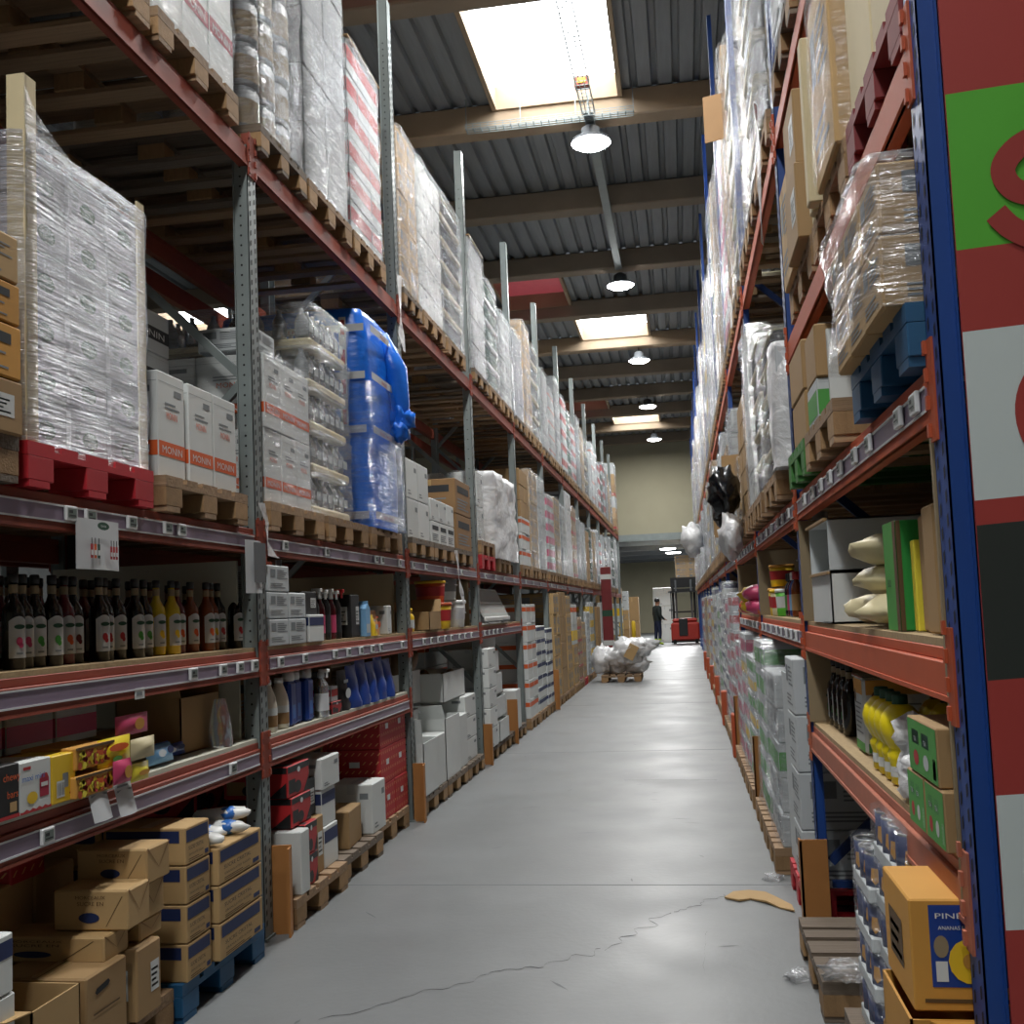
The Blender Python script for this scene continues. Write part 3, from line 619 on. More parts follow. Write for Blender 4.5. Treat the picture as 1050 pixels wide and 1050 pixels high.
for n,(y0,y1,h,s,nx,ny,nz,fl,tx) in enumerate(top):
    Lp(y0,y1,ZT,'wooden pallet on the left top level, under the %s load from the camera'%ORD[n],full=y0<14,me='woodend',m='wood' if n%3 else 'woodgrey')
    o=load('L',y0,y1,ZT+PH,h,s,nx,ny,nz,'%s load of %s on left top level, %s from camera'%('film-wrapped' if fl else 'strapped',tx,ORD[n]),film=fl,proud=.01,group='loads on the left top level',top='kraft' if 'sheet' in tx else None,amp=.03)
# --- pallet level, nearest bay
t=Lp(2.2,2.97,ZP,'old grey wooden pallet with brown cartons at the left edge of the picture','woodgrey','woodgrey')
for k,(st,h) in enumerate((('kraft_label',.17),('ochre',.17),('ochre',.13),('kraft2',.15))):
    cface('L',2.52,2.965-.006*k,ZP+PH+sum((.17,.17,.13,.15)[:k]),h-.004,st,'brown carton stacked at the left picture edge, pallet level, %s from the bottom'%ORD[k],w=.4,proud=.045,group='brown cartons at the left edge')
Lp(3.0,3.82,ZP,'red painted pallet under the film-wrapped load with corner posts','redpallet','redpallet')
w=load('L',3.02,3.82,ZP+PH,.98,'saint',3,3,6,'tall film-wrapped load of grey cartons with cardboard corner posts, on the red pallet',film=None,group=None,proud=0,name='wrapped_load')
fx=1.1/2
for (yy,hh) in ((-.38,1.2),(.38,1.05)):
    b=MB(); b.box(fx-.05,fx+.012,yy-.006*(1 if yy<0 else -1)-.003,yy+.003,-.02,hh,'cardedge'); b.box(fx+.006,fx+.012,min(yy,yy-math.copysign(.055,yy)),max(yy,yy-math.copysign(.055,yy)),-.02,hh,'cardedge'); link('corner_post',b.mesh('corner_post'),w)
link('stretch_film',film_mesh(1.12,.79,1.0,'film_heavy',3.3,.012,skirt=.03,nu=80,nv=34),w)
b=MB()                                                      # the film drawn up to the near post
V=[];nn=16
for i in range(nn+1):
    y=-.385+.77*i/nn
    for j in range(5):
        tt=j/4; zt=1.16-.26*(i/nn)**.55+(.06 if i>nn-2 else 0); V.append((fx+.014+.012*noise.noise((y*8,j,3)),y,.94+(zt-.94)*tt))
b.add(V,[(i*5+j,i*5+5+j,i*5+6+j,i*5+1+j) for i in range(nn) for j in range(4)],'film',True); link('film_sail',b.mesh('film_sail'),w)
Lp(3.88,4.74,ZP,'light wooden pallet under the three white and orange syrup cartons')
for k,(y0,y1) in enumerate(((3.93,4.16),(4.2,4.43),(4.44,4.68))):
    cface('L',y0,y1,ZP+PH,.43,'monin_orange','white syrup carton with an orange band beside the red-pallet load, %s from it'%ORD[k],w=.28,proud=-.01,group='white and orange syrup cartons in the nearest bay')
for k in range(3): cface('L',3.93+.27*k,4.19+.27*k,ZP+PH,.48,'greyb','plain grey carton standing behind the white and orange syrup cartons, %s from the camera'%ORD[k],w=.3,proud=-.34,group='grey cartons behind the syrup cartons')
for k in range(2):
    for q in range(2): cface('L',3.94+.4*k,4.33+.4*k,ZP+PH+.482+.2*q,.195,'monin_dark' if q==0 else 'monin_dark','dark-banded white carton high behind the syrup cartons, %s layer, %s from camera'%('lower' if q==0 else 'upper',ORD[k]),w=.28,proud=-.36,group='dark-banded syrup cartons')
# --- pallet level, second bay
for k,(y0,y1) in enumerate(((4.99,5.8),(5.86,6.66),(6.72,7.5))): Lp(y0,y1,ZP,'light wooden pallet in the second bay of the left pallet level, %s from the camera'%ORD[k])
load('L',5.0,5.7,ZP+PH,.76,'monin_orange',3,3,2,'film-wrapped stack of white and orange syrup cartons beside the bottle stack',film='film_thin',proud=.0)
cface('L',5.02,5.3,ZP+PH+.78,.12,'white_print','small white carton lying on top of the wrapped white and orange stack',w=.3,proud=-.05)
t=thing('bottle_pack_stack','stack of film-wrapped bottle packs in yellow trays between the orange cartons and the blue load','bottle packs',(XL-.5,6.1,ZP+PH))
r5=[('jars_yellow',.245)]*5; me=None
def st_packs(b,w,d,h):
    b.box(-w/2,w/2,-d/2,d/2,0,h*.24,'cream',.012); n=7;m=7; r=d/n/2*.95
    for i in range(n):
        for j in range(m):
            if 0<j<m-1 and 0<i<n-1: continue
            b.lathe([(r*.9,h*.28),(r,h*.34),(r,h*.66),(r*.9,h*.72),(r*.35,h*.9),(r*.35,h*1.0)],'tin' if (i+j)%2 else 'grey',8,(-w/2+(j+.5)*w/m,-d/2+(i+.5)*d/n,0))
        b.box(w/2-.012,w/2-.008,-d/2+(i+.2)*d/n,-d/2+(i+.8)*d/n,h*.4,h*.6,'white2')
ST['packs']=st_packs
for k in range(5):
    me=carton_mesh('packs',.95,.64+.03*(4-k)/2,.24); l=link('bottle_pack',me,t,(0,.02*math.sin(k*2.1),.245*k))
    link('stretch_film',film_mesh(.97,.68+.03*(4-k)/2,.235 if k<4 else .25,'film',k*3.7,.03,top=True,skirt=.0,nu=40,nv=6),l)
t=thing('blue_wrapped_load','tall load wrapped in bright blue film and warning tape with a hanging knot','wrapped load',(XL-.5,7.08,ZP+PH))
b=MB(); V=[];N1=60;N2=34
for j in range(N2+1):
    z=1.47*j/N2
    for i in range(N1):
        a=2*PI*i/N1; c,s=math.cos(a),math.sin(a); q=1/max(abs(c),abs(s))**.92; tp=1-.1*max(0,(z-1.1)/.4)**2
        bul=1+.012*noise.noise((c*2,s*2,z*3))+.012*noise.noise((c*7,s*7,z*16)); V.append((c*q*.54*tp*bul,s*q*.375*tp*bul+.02*max(0,z-.9)*-1,z))
fs=[(j*N1+i,j*N1+(i+1)%N1,(j+1)*N1+(i+1)%N1,(j+1)*N1+i) for j in range(N2) for i in range(N1)]+[tuple(N2*N1+i for i in range(N1))]
b.add(V,fs,'bluefilm',True); link('blue_wrap',b.mesh('blue_wrap'),t)
f=None
for k,(z,txt2) in enumerate(((.05,'FRAGILE  FRAGILE'),(.62,'FRAGILE   FRAGILE'),(.98,'FRAGILE'),(1.3,'FRAGILE'))):
    b=MB(); f=Fr(b,(.565,-.36,z),(0,1,0),(0,0,1)); f.rect(0,.72,0,.05,'paper'); f.text(txt2,.3,.01,.035,'redprint'); g=Fr(b,(-.4,-.395,z),(1,0,0),(0,0,1)); g.rect(0,.93,0,.05,'paper'); g.text('FRAGILE FRAGILE FRAGILE',.5,.01,.035,'redprint'); link('warning_tape',b.mesh('warning_tape'),t,label='white warning tape with red letters')
b=MB(); f=Fr(b,(.36,-.398,.6),(1,0,0),(0,0,1)); f.rect(0,.05,0,.8,'paper')
T0=b.T; 
for q in range(4): f.rect(.012,.04,.08+q*.2,.18+q*.2,'redprint',.002)
link('warning_tape',b.mesh('warning_tape'),t)
b=MB(); b.tube([(.5,.12,1.4),(.58,.18,1.15),(.6,.22,.9),(.6,.2,.72)],[.05,.09,.07,.03],'bluefilm',10); blob(b,(.6,.27,.82),(.08,.13,.1),'bluefilm',4,20,12,.8,3); blob(b,(.6,.2,.72),(.06,.09,.09),'bluefilm',7,20,12,.8,3); link('film_knot',b.mesh('film_knot'),t)
link('stretch_film',film_mesh(1.13,.78,.95,'film_bluethin',5.1,.02,top=False,nu=60,nv=20),t)
# blue load behind, seen through the first upright
load('L',4.6,5.9,ZP+PH,1.25,'kraft_dark',2,2,3,'blue film-wrapped load standing at the back behind the syrup cartons',film='film_blue',proud=-1.3,dep=.8)
pallet(XL-1.75,5.25,ZP,'wooden pallet under the blue load at the back',full=True)
# --- pallet level, third bay
for k,(y0,y1) in enumerate(((7.79,8.5),(8.52,9.3),(9.34,10.14))): Lp(y0,y1,ZP,'worn wooden pallet in the third bay of the left pallet level, %s from the camera'%ORD[k],'woodgrey')
for q in range(2):
    for k in range(2): cface('L',7.82+.36*k,8.17+.36*k,ZP+PH+.31*q,.305,'white_tiny','large white carton beside the blue load, %s layer, %s from it'%('lower' if q==0 else 'upper',ORD[k]),w=.36,proud=-.01,group='large white cartons beside the blue load')
for q in range(2):
    for k in range(3): cface('L',8.56+.3*k,8.85+.3*k,ZP+PH+.19*q,.186,'white_dark' if q==0 else 'white_tiny','low white carton in the third bay, %s layer, %s from the camera'%('lower' if q==0 else 'upper',ORD[k]),w=.36,proud=0,group='low white cartons in the third bay')
cface('L',8.9,9.5,ZP+PH,.82,'white','white carton high at the back of the third bay',w=.5,proud=-.6); cface('L',8.3,8.85,ZP+PH,.75,'kraft','tall brown carton standing behind the white cartons of the third bay',w=.4,proud=-.5)
for q in range(2): cface('L',9.52,10.2,ZP+PH+.33*q,.325,'kraft_dark','large brown carton near the third upright, %s'%('lower one' if q==0 else 'upper one'),w=.5,proud=.01,group='large brown cartons near the third upright')
# hanging strip of film on the beam
def hang(name,label,x,y,z0,pts,m='film_cloud',w=.05):
    b=MB(); V=[]
    for i,(dy,dz) in enumerate(pts):
        ww=w*(.6+.5*math.sin(i*1.7)**2); 
        for u in (-1,0,1): V.append((.012*math.sin(i*2+u),dy+u*ww,dz))
    b.add(V,[(i*3+j,i*3+j+1,i*3+j+4,i*3+j+3) for i in range(len(pts)-1) for j in (0,1)],m,True); return thing(name,label,'plastic film',(x,y,z0),me=b.mesh(name))
hang('hanging_film','torn strip of clear film hanging from the beam in the third bay',XL+.03,9.35,ZP,[(0,.12),(.05,.0),(.12,-.12),(.2,-.25),(.26,-.38),(.3,-.5)])
hang('hanging_film','torn strip of clear film hanging from the top level by the second upright',XL+.06,7.55,ZT,[(0,.15),(-.02,0),(.03,-.15),(.02,-.3),(.06,-.42)])
hang('hanging_film','twisted white film tied at the first upright above the notice',XL+.04,4.9,ZP,[(-.05,.12),(.0,.03),(.03,-.06),(.08,-.13),(.14,-.14)],'film_cloud',.03)
# --- pallet level, fourth bay and beyond
Lp(10.6,11.42,ZP,'red plastic pallet beside the third upright','redpallet','redpallet'); Lp(10.6,11.42,ZP+PH,'wooden pallet stacked on the red pallet')
load('L',10.62,11.0,ZP+2*PH,.72,'white_tiny',2,1,2,'two white cartons in film on the stacked pallets',film='film_thin',proud=0,dep=.5)
Lp(11.5,12.6,ZP,'wooden pallet under the tall white film-wrapped load in the fourth bay')
load('L',11.45,12.9,ZP+PH,.95,'white2',2,2,3,'bulky load under a cloudy white plastic hood in the fourth bay',film='film_cloud',proud=.02,amp=.06)
far=[(13.42,14.2,['orange_white','orange_white','orange_white','kraft','kraft','kraft'],1.25,'brown and orange cartons',None),(14.3,15.1,'kraft2',1.35,'printed brown cartons','film'),(15.15,15.95,'white2',1.35,'white cartons','film'),(16.25,17.05,'pinkish',1.2,'reddish cartons','film'),(17.1,17.9,'kraft2',1.25,'brown cartons','film'),(17.95,18.8,'white_print',1.2,'pale cartons','film'),
 (19.0,19.85,'skyb',1.55,'pale blue cartons',None),(19.95,20.75,'brown_red',1.35,'brown and red cartons','film'),(20.8,21.6,'white_print',1.2,'pale printed cartons','film_bright'),(21.9,22.7,'white2',1.2,'white cartons','film_bright'),(22.8,23.6,'kraft',1.1,'brown cartons',None),(23.7,24.4,['jars_white'],1.2,'glass jars in trays','film_bright'),
 (24.7,25.5,'kraft2',1.2,'brown cartons','film'),(25.6,26.4,'white_print',1.3,'pale cartons','film_bright'),(26.5,27.2,'red_white',1.1,'red and white cartons','film'),(27.5,28.3,'white2',1.3,'white cartons','film_bright'),(28.4,29.2,['jars_grey'],1.2,'tins in cream trays','film_bright'),(29.3,30.0,'white_print',1.35,'pale cartons','film_bright'),(30.3,31.1,'white2',1.4,'white cartons','film_bright'),(31.3,32.4,['jars_white'],1.4,'glass jars in trays','film_bright'),(33.0,33.9,'white_print',1.5,'pale cartons','film_bright')]
for n,(y0,y1,s,h,tx,fl) in enumerate(far):
    Lp(y0,y1,ZP,'wooden pallet on the left pallet level beyond the fourth upright, %s of the row'%ORD[n],full=y0<17)
    load('L',y0,y1,ZP+PH,h,s,2 if y0<17 else 1,2,6 if y0<17 else 5,'%s of %s on left pallet level, %s beyond fourth upright'%('film-wrapped load' if fl else 'bare stack',tx,ORD[n]),film=fl,proud=.03,group='loads on the left pallet level beyond the fourth upright')
# --- notices
b=MB(); 
V=[(0.006*math.sin(i*1.3),.0+.2*i/6,-.25*j/4) for i in range(7) for j in range(5)]
def sheet(name,label,x,y,z,w,h,decor,m='paper',bow=.012,lean=0.,cat='paper notice'):
    b=MB(); V=[];n=6;k=5
    for i in range(n+1):
        for j in range(k+1): V.append((bow*math.sin(i/n*PI)*(.5+j/k)+lean*j/k,w*i/n,-h*j/k))
    b.add(V,[(i*(k+1)+j,i*(k+1)+j+1,(i+1)*(k+1)+j+1,(i+1)*(k+1)+j) for i in range(n) for j in range(k)],m,True)
    f=Fr(b,(bow*1.5+.002,0,-h),(0,1,0),(0,0,1)); decor(f,w,h); return thing(name,label,cat,(x,y,z),me=b.mesh(name))
def deco_bottles(f,w,h):
    f.oval(w*.5,h*.87,w*.14,h*.08,'greendark'); f.text('TEISSEIRE',w*.5,h*.85,h*.05,'white')
    for k,c in enumerate(('redprint','orangeprint','greendark')): f.rect(w*(.2+.08*k),w*(.26+.08*k),h*.22,h*.5,c); f.rect(w*(.22+.08*k),w*(.24+.08*k),h*.5,h*.62,'ink'); f.rect(w*(.205+.08*k),w*(.255+.08*k),h*.28,h*.38,'white',.002)
    for k in range(3): f.rect(w*(.66+.065*k),w*(.71+.065*k),h*.22,h*.48,'redprint'); f.rect(w*(.675+.065*k),w*(.695+.065*k),h*.48,h*.6,'ink'); f.rect(w*(.665+.065*k),w*(.705+.065*k),h*.28,h*.36,'white',.002)
p=at(78,530,x=XL+.02); sheet('paper_notice','white paper notice with small pictures of bottles hanging above the syrup bottles',XL+.018,p.y,p.z,.275,.175,deco_bottles)
p=at(251,553,x=XL+.03); sheet('paper_notice','grey printed sheet hanging from the first upright beside the white cartons',XL+.03,p.y,p.z,.19,.25,lambda f,w,h:(f.rect(w*.12,w*.88,h*.2,h*.95,'grey2'),f.text('INFO',w*.5,h*.06,h*.07,'ink')),bow=.02)
for k,(px,tx) in enumerate(((91,'5 EUROS'),(118,'5 EUROS'))):
    p=at(px,812-5*k,x=XL+.03); sheet('paper_note','small white paper price note hanging below the sweet packets, %s from the camera'%ORD[k],XL+.02,p.y,p.z+.015,.115,.12,lambda f,w,h:(lines(f,w,h,w*.08,w*.95,h*.68,h*.96,2,'inkgrey'),f.text('SACHETS',w*.5,h*.5,h*.13,'ink',width=w*.8),f.text('5.50',w*.4,h*.1,h*.14,'inkgrey')),lean=.03,bow=.006)
b=MB(); b.box(0,.002,-.035,.035,-.02,.02,'white'); Fr(b,(.002,-.035,-.02),(0,1,0),(0,0,1)).rect(.01,.05,.012,.026,'inkgrey'); p=at(142,711,x=XL); thing('sticker_tag','small white sticker under the price rail of the bottle shelf','sticker',(XL+.004,p.y,p.z),me=b.mesh('sticker_tag'))
# --- syrup bottles (upper shelf of the nearest bay)
BM={}
def bottle(x,y,z,glass,fruit,label,h=.30,r=.036,group='syrup bottles on the upper shelf',face=0):
    k=(glass,fruit,round(h,2))
    if k not in BM:
        b=MB(); b.lathe([(r*.85,0),(r,.006),(r,h*.56),(r*.93,h*.63),(r*.5,h*.72),(r*.38,h*.78),(r*.38,h*.93)],glass,14); m1=b.mesh('glass_body')
        b=MB(); b.lathe([(r*.45,h*.9),(r*.45,h*.99),(r*.36,h)],'black',10); m2=b.mesh('screw_cap')
        b=MB(); V=[];n=8
        for i in range(n+1):
            a=-.85+1.7*i/n
            top=h*.5+h*.05*math.cos(a/.85*PI/2); V+=[((r+.0012)*math.cos(a),(r+.0012)*math.sin(a),h*.12),((r+.0012)*math.cos(a),(r+.0012)*math.sin(a),top)]
        b.add(V,[(2*i,2*i+2,2*i+3,2*i+1) for i in range(n)],'paper',True)
        f=Fr(b,(r+.0025,0,0),(0,1,0),(0,0,1)); f.oval(0,h*.44,r*.5,h*.025,'greendark'); f.oval(0,h*.29,r*.3,h*.045,fruit); f.oval(r*.15,h*.25,r*.2,h*.03,fruit); f.rect(-r*.3,r*.3,h*.155,h*.175,'inkgrey')
        m3=b.mesh('paper_label'); b=MB(); b.lathe([(r*.41,h*.79),(r*.41,h*.88)],'tan',10,cap=False); BM[k]=(m1,m2,m3,b.mesh('neck_band'))
    t=thing('syrup_bottle',label,'bottle',(x,y,z),face,group)
    for n,m in zip(('glass_body','screw_cap','paper_label','neck_band'),BM[k]): link(n,m,t)
    return t
row=[(8,'bottleglass','pink','dark bottle, glass picture'),(23,'bottleglass','pink','dark bottle, pink picture'),(36,'bottleglass','greenprint','dark bottle, kiwi picture'),(48,'bottleglass','greenprint','dark bottle, green picture'),(66,'wine','orangeprint','dark red bottle, orange picture'),(75,'bottleglass','wine','black bottle'),(97,'bottleglass','redprint','dark bottle, raspberry picture'),(107,'bottleglass','redprint','dark bottle, strawberry picture'),(120,'bottleglass','redprint','dark bottle, red picture'),(134,'bottleglass','greenprint','dark bottle, mint picture'),(148,'bottleglass','greenprint','dark bottle, leaf picture'),(161,'yellowglass','yellow','bright yellow bottle, lemon picture'),(172,'yellowglass','yellow','yellow bottle'),(182,'wine','orangeprint','brown-red bottle, peach picture'),(196,'amberglass','orangeprint','amber bottle, orange picture'),(208,'amberglass','orangeprint','amber bottle, apricot picture'),(217,'amberglass','yellow','amber bottle, yellow picture'),(224,'bottleglass','redprint','dark bottle, small red picture'),(238,'bottleglass','redprint','dark bottle, cherry picture')]
cnt=0
for k,(px,g,fr,tx) in enumerate(row):
    p=at(px,672,x=XL-.13); bottle(XL-.13+(.02 if k%3==0 else 0),p.y,ZM,g,fr,'%s syrup bottle on the upper shelf, %s from the camera'%(tx.split(' bottle')[0],ORD[k]),h=.31,face=-.5)
for k in range(20):
    bottle(XL-.24-.02*(k%2),3.08+.085*k,ZM,('bottleglass','bottleglass','wine')[k%3],'redprint','dark syrup bottle in the second row of the upper shelf, %s from the camera'%ORD[k],h=.31 if k<16 else .3,group='syrup bottles in the second row')
# --- sweets shelf of the nearest bay
def flatbox(px0,px1,ytop,ybot,X,z,dep,fn,label,cat,name='sweet_box',tilt=0):
    a,c=at(px0,ybot,x=X),at(px1,ybot,x=X); y0,y1=a.y,c.y; h=at((px0+px1)/2,ytop,x=X).z-z; b=MB(); fn(b,dep,y1-y0,h); o=thing(name,label,cat,(X-dep/2,(y0+y1)/2,z),me=b.mesh(name)); o.rotation_euler=(0,tilt,0); return o
def fb(c,deco):
    def g(b,w,d,h):
        b.box(-w/2,w/2,-d/2,d/2,0,h,c,.003); deco(Fr(b,(w/2,-d/2,0),(0,1,0),(0,0,1)),d,h)
    return g
flatbox(-10,20,785,838,XL+.02,ZL,.16,fb('black',lambda f,W,H:(f.rect(0,W,0,H*.07,'redprint'),f.text('chewy',W*.72,H*.7,H*.2,'orangeprint'),f.text('bars',W*.75,H*.38,H*.2,'orangeprint'),f.rect(W*.66,W*.9,H*.12,H*.3,'kraft2'))),'black sweet box with orange lettering at the left picture edge','sweet box')
flatbox(20.5,52.5,779,832,XL+.02,ZL,.16,fb('white',lambda f,W,H:(f.poly([(0,0),(W,0),(W,H*.06)]+[(W*(1-.1*i),H*(.04 if i%2 else .08)) for i in range(1,10)]+[(0,H*.05)],'redprint'),f.text('maxi mini',W*.42,H*.62,H*.17,'bluebag',width=W*.72),f.rect(W*.1,W*.34,H*.84,H*.9,'redprint'),f.oval(W*.38,H*.28,W*.17,H*.12,'yellow'),f.rect(W*.62,W*.92,H*.25,H*.6,'crimson'),f.rect(W*.66,W*.88,H*.45,H*.53,'white',.002),f.poly([(W*.62,H*.6),(W*.92,H*.6),(W*.86,H*.7),(W*.7,H*.7)],'redprint'))),'white sweet box with blue lettering and a red zigzag foot','sweet box')
flatbox(53,78,773,825,XL+.02,ZL,.16,fb('yellow',lambda f,W,H:(f.rect(W*.2,W*.52,H*.12,H*.46,'white'),[f.rect(W*(.24+.06*i),W*(.26+.06*i),H*.16,H*.42,'ink',.002) for i in range(5)],f.rect(W*.45,W*.68,H*.3,H*.6,'inkgrey',.0005),f.rect(W*.72,W*.92,H*.14,H*.18,'redprint'))),'plain yellow sweet box with a barcode between the white box and the packets','sweet box')
def trayfn(b,w,d,h):
    b.box(-w/2,w/2,-d/2,d/2,0,h,'ochre',.004); f=Fr(b,(w/2,-d/2,0),(0,1,0),(0,0,1))
    rr=random.Random(4)
    for i in range(110): u,v=rr.uniform(.02,d-.02),rr.uniform(.01,h-.02); a=rr.uniform(.006,.014); f.oval(u,v,a,a*rr.uniform(.6,1.4),rr.choice(('yellow','orangeprint','yellow','orange_bright','yellow2','redprint')),.001+.0004*(i%5),6)
    b.box(w/2,w/2+.004,-d/2,d/2,h-.008,h,'inkbrown')
flatbox(78,117,792,826,XL+.04,ZL,.2,trayfn,'orange and yellow display box of sweets, the lower of two','sweet box','display_box')
p=at(80,790,x=XL+.03); flatbox(78,117,763,797,XL+.03,ZL+.09,.2,trayfn,'orange and yellow display box of sweets, the upper of two','sweet box','display_box')
def packet(px0,px1,y0,y1,X,m,label,marks,tilt=0,z=None,bulge=.018):
    a,c=at(px0,y1,x=X),at(px1,y0,x=X); W,H=c.y-a.y,c.z-a.z; b=MB(); n=8;V=[]
    for s in (1,-1):
        for i in range(n+1):
            for j in range(n+1):
                u,v=i/n,j/n; k=(math.sin(u*PI)*math.sin(v*PI))**.6*bulge*(1+.35*noise.noise((u*4,v*4,px0))); V.append((s*k,W*(u-.5),H*v))
    q=(n+1)**2; fs=[(i*(n+1)+j,(i+1)*(n+1)+j,(i+1)*(n+1)+j+1,i*(n+1)+j+1) for i in range(n) for j in range(n)]; b.add(V,fs+[tuple(q+t for t in f[::-1]) for f in fs],m,True)
    f=Fr(b,(bulge+.002,-W/2,0),(0,1,0),(0,0,1))
    for (u0,u1,v0,v1,mm) in marks: f.oval(W*(u0+u1)/2,H*(v0+v1)/2,W*(u1-u0)/2,H*(v1-v0)/2,mm,.0)
    o=thing('sweet_packet',label,'packet',(X,a.y+W/2,a.z if z is None else z),me=b.mesh('sweet_packet')); o.rotation_euler=(0,tilt,0); return o
packet(100,133,752,792,XL+.02,'lemon','yellow sweet packet hanging above the display boxes',[(.2,.8,.55,.8,'orangeprint'),(.3,.6,.2,.4,'greenprint')])
packet(118,151,729,757,XL-.02,'pink','pink sweet packet with a yellow figure standing up behind',[(.45,.75,.2,.8,'ochre')])
packet(116,135,776,806,XL+.05,'pink','dusty pink sweet packet beside the display boxes',[(.35,.75,.2,.75,'ochre')])
packet(134,158,753,781,XL+.06,'cream','clear yellowish sweet packet beside the pink one',[])
packet(134,152,779,803,XL+.05,'yellow2','yellow-green packet hanging under the clear packet',[(.2,.8,.3,.6,'ochre')])
for k,(px0,px1,y0,y1,m,tx) in enumerate(((152,178,766,793,'skyblue','light blue'),(160,190,768,790,'bluedeep','dark blue'),(155,175,755,775,'bluebag','mid blue'),(172,197,742,778,'red','red and grey'))):
    packet(px0,px1,y0,y1,XL-.05-.05*k,m,'%s crumpled sweet packet lying right of the pink packets'%tx,[(.2,.5,.3,.7,'white2'),(.55,.8,.4,.8,'navy')],tilt=-.22,z=ZL+.012,bulge=.03)
open_carton('L',4.3,4.68,ZL,.24,.3,'kraft','open brown carton at the end of the sweets shelf',proud=-.12,flaps=(None,80,None,70))
p=at(214,768,x=XL-.07); b=MB(); V=[];n=10
for s in (1,-1):
    for i in range(n+1):
        for j in range(n+1):
            u,v=i/n,j/n; ww=.5*(1-.55*v**2); V.append((s*.03*math.sin(u*PI)**.6*(1-.8*v)*(1+.3*noise.noise((u*5,v*7,2))),.12*(u-.5)*2*ww+.02*v*0,.215*v))
q=(n+1)**2; fs=[(i*(n+1)+j,(i+1)*(n+1)+j,(i+1)*(n+1)+j+1,i*(n+1)+j+1) for i in range(n) for j in range(n)]; b.add(V,fs+[tuple(q+t for t in f[::-1]) for f in fs],'silver',True); thing('silver_pouch','shiny silver pouch leaning on the open brown carton of the sweets shelf','pouch',(XL-.06,p.y+.1,ZL),-.7,me=b.mesh('silver_pouch'))
for k in range(4): cface('L',2.9+.36*k,3.24+.36*k,ZL,.09+.03*(k%2),'ochre' if k<3 else 'kraft','dark yellow box at the back of the sweets shelf, %s from the camera'%ORD[k],w=.3,proud=-.3,group='boxes at the back of the sweets shelf')
for k in range(3): cface('L',3.1+.3*k,3.38+.3*k,ZL+.125,.13,'pinkish','pink and white box high at the back of the sweets shelf, %s from the camera'%ORD[k],w=.22,proud=-.32,group='pink boxes at the back of the sweets shelf')
# --- second bay, upper shelf
for k,(y0,y1,lv) in enumerate(((4.98,5.24,0),(5.25,5.5,0),(4.98,5.24,1),(5.25,5.5,1),(4.98,5.26,2))):
    cface('L',y0+.02,y1+.02,ZM+.135*lv,.132,'white_print','printed white carton beside the first upright, %s layer%s'%(('bottom','middle','top')[lv],'' if lv==2 else (', nearer one' if k%2==0 else ', farther one')),w=.32,proud=.005,group='printed white cartons beside the first upright')
cface('L',5.58,5.82,ZM,.15,'blue_white','dark blue and white box beside the printed white cartons',w=.3,proud=0)
cface('L',5.56,5.8,ZM+.15,.13,'blackbox','dark box on top of the blue and white one, upper shelf of the second bay',w=.26,proud=-.03)
def spray(x,y,z,body,cap,label,h=.26,r=.035,kind='pump',lab='white',cat='bottle'):
    t=thing('plastic_bottle',label,cat,(x,y,z)); b=MB(); b.lathe([(r*.9,0),(r,.01),(r,h*.62),(r*.85,h*.7),(r*.4,h*.8),(r*.36,h*.84)],body,14,sx=.8); link('bottle_body',b.mesh('bottle_body'),t)
    b=MB()
    if kind=='pump': b.lathe([(r*.42,h*.83),(r*.42,h*.93),(r*.3,h*.94)],cap,10); b.box(-.012,.05,-.012,.012,h*.93,h,cap,.003); b.box(.03,.04,-.006,.006,h*.82,h*.95,cap)
    else: b.lathe([(r*.55,h*.82),(r*.55,h*.98),(r*.45,h)],cap,12)
    link('cap',b.mesh('cap'),t); b=MB(); b.lathe([(r*1.01,h*.14),(r*1.01,h*.5)],lab,14,sx=.8,cap=False); link('wrap_label',b.mesh('wrap_label'),t); return t
for k in range(5): spray(XL-.07,5.86+.1*k,ZM,'wine' if k%2 else 'black','plasticwhite' if k<4 else 'red','dark white-topped bottle on the upper shelf, second bay, %s from the camera'%ORD[k],h=.3-.01*(k%2),lab='pink' if k%2 else 'ink')
cface('L',6.42,6.6,ZM,.27,'blackbox','black box with a white label beside the dark bottles',w=.24,proud=-.03)
def milkcarton(x,y,z,w,h,m,label,m2='white2'):
    b=MB(); b.box(-w/2,w/2,-w/2,w/2,0,h*.78,m,.003); b.add([(-w/2,-w/2,h*.78),(w/2,-w/2,h*.78),(w/2,w/2,h*.78),(-w/2,w/2,h*.78),(-w/2,0,h*.93),(w/2,0,h*.93)],[(0,1,5,4),(2,3,4,5),(1,2,5),(3,0,4)],m); b.box(-w/2,w/2,-.003,.003,h*.92,h,m); Fr(b,(w/2,-w/2,0),(0,1,0),(0,0,1)).rect(.01,w-.01,h*.1,h*.35,m2); thing('drink_carton',label,'drink carton',(x,y,z),me=b.mesh('drink_carton'))
milkcarton(XL-.06,6.5+.22,ZM,.1,.23,'skyblue','light blue drink carton on the upper shelf of the second bay')
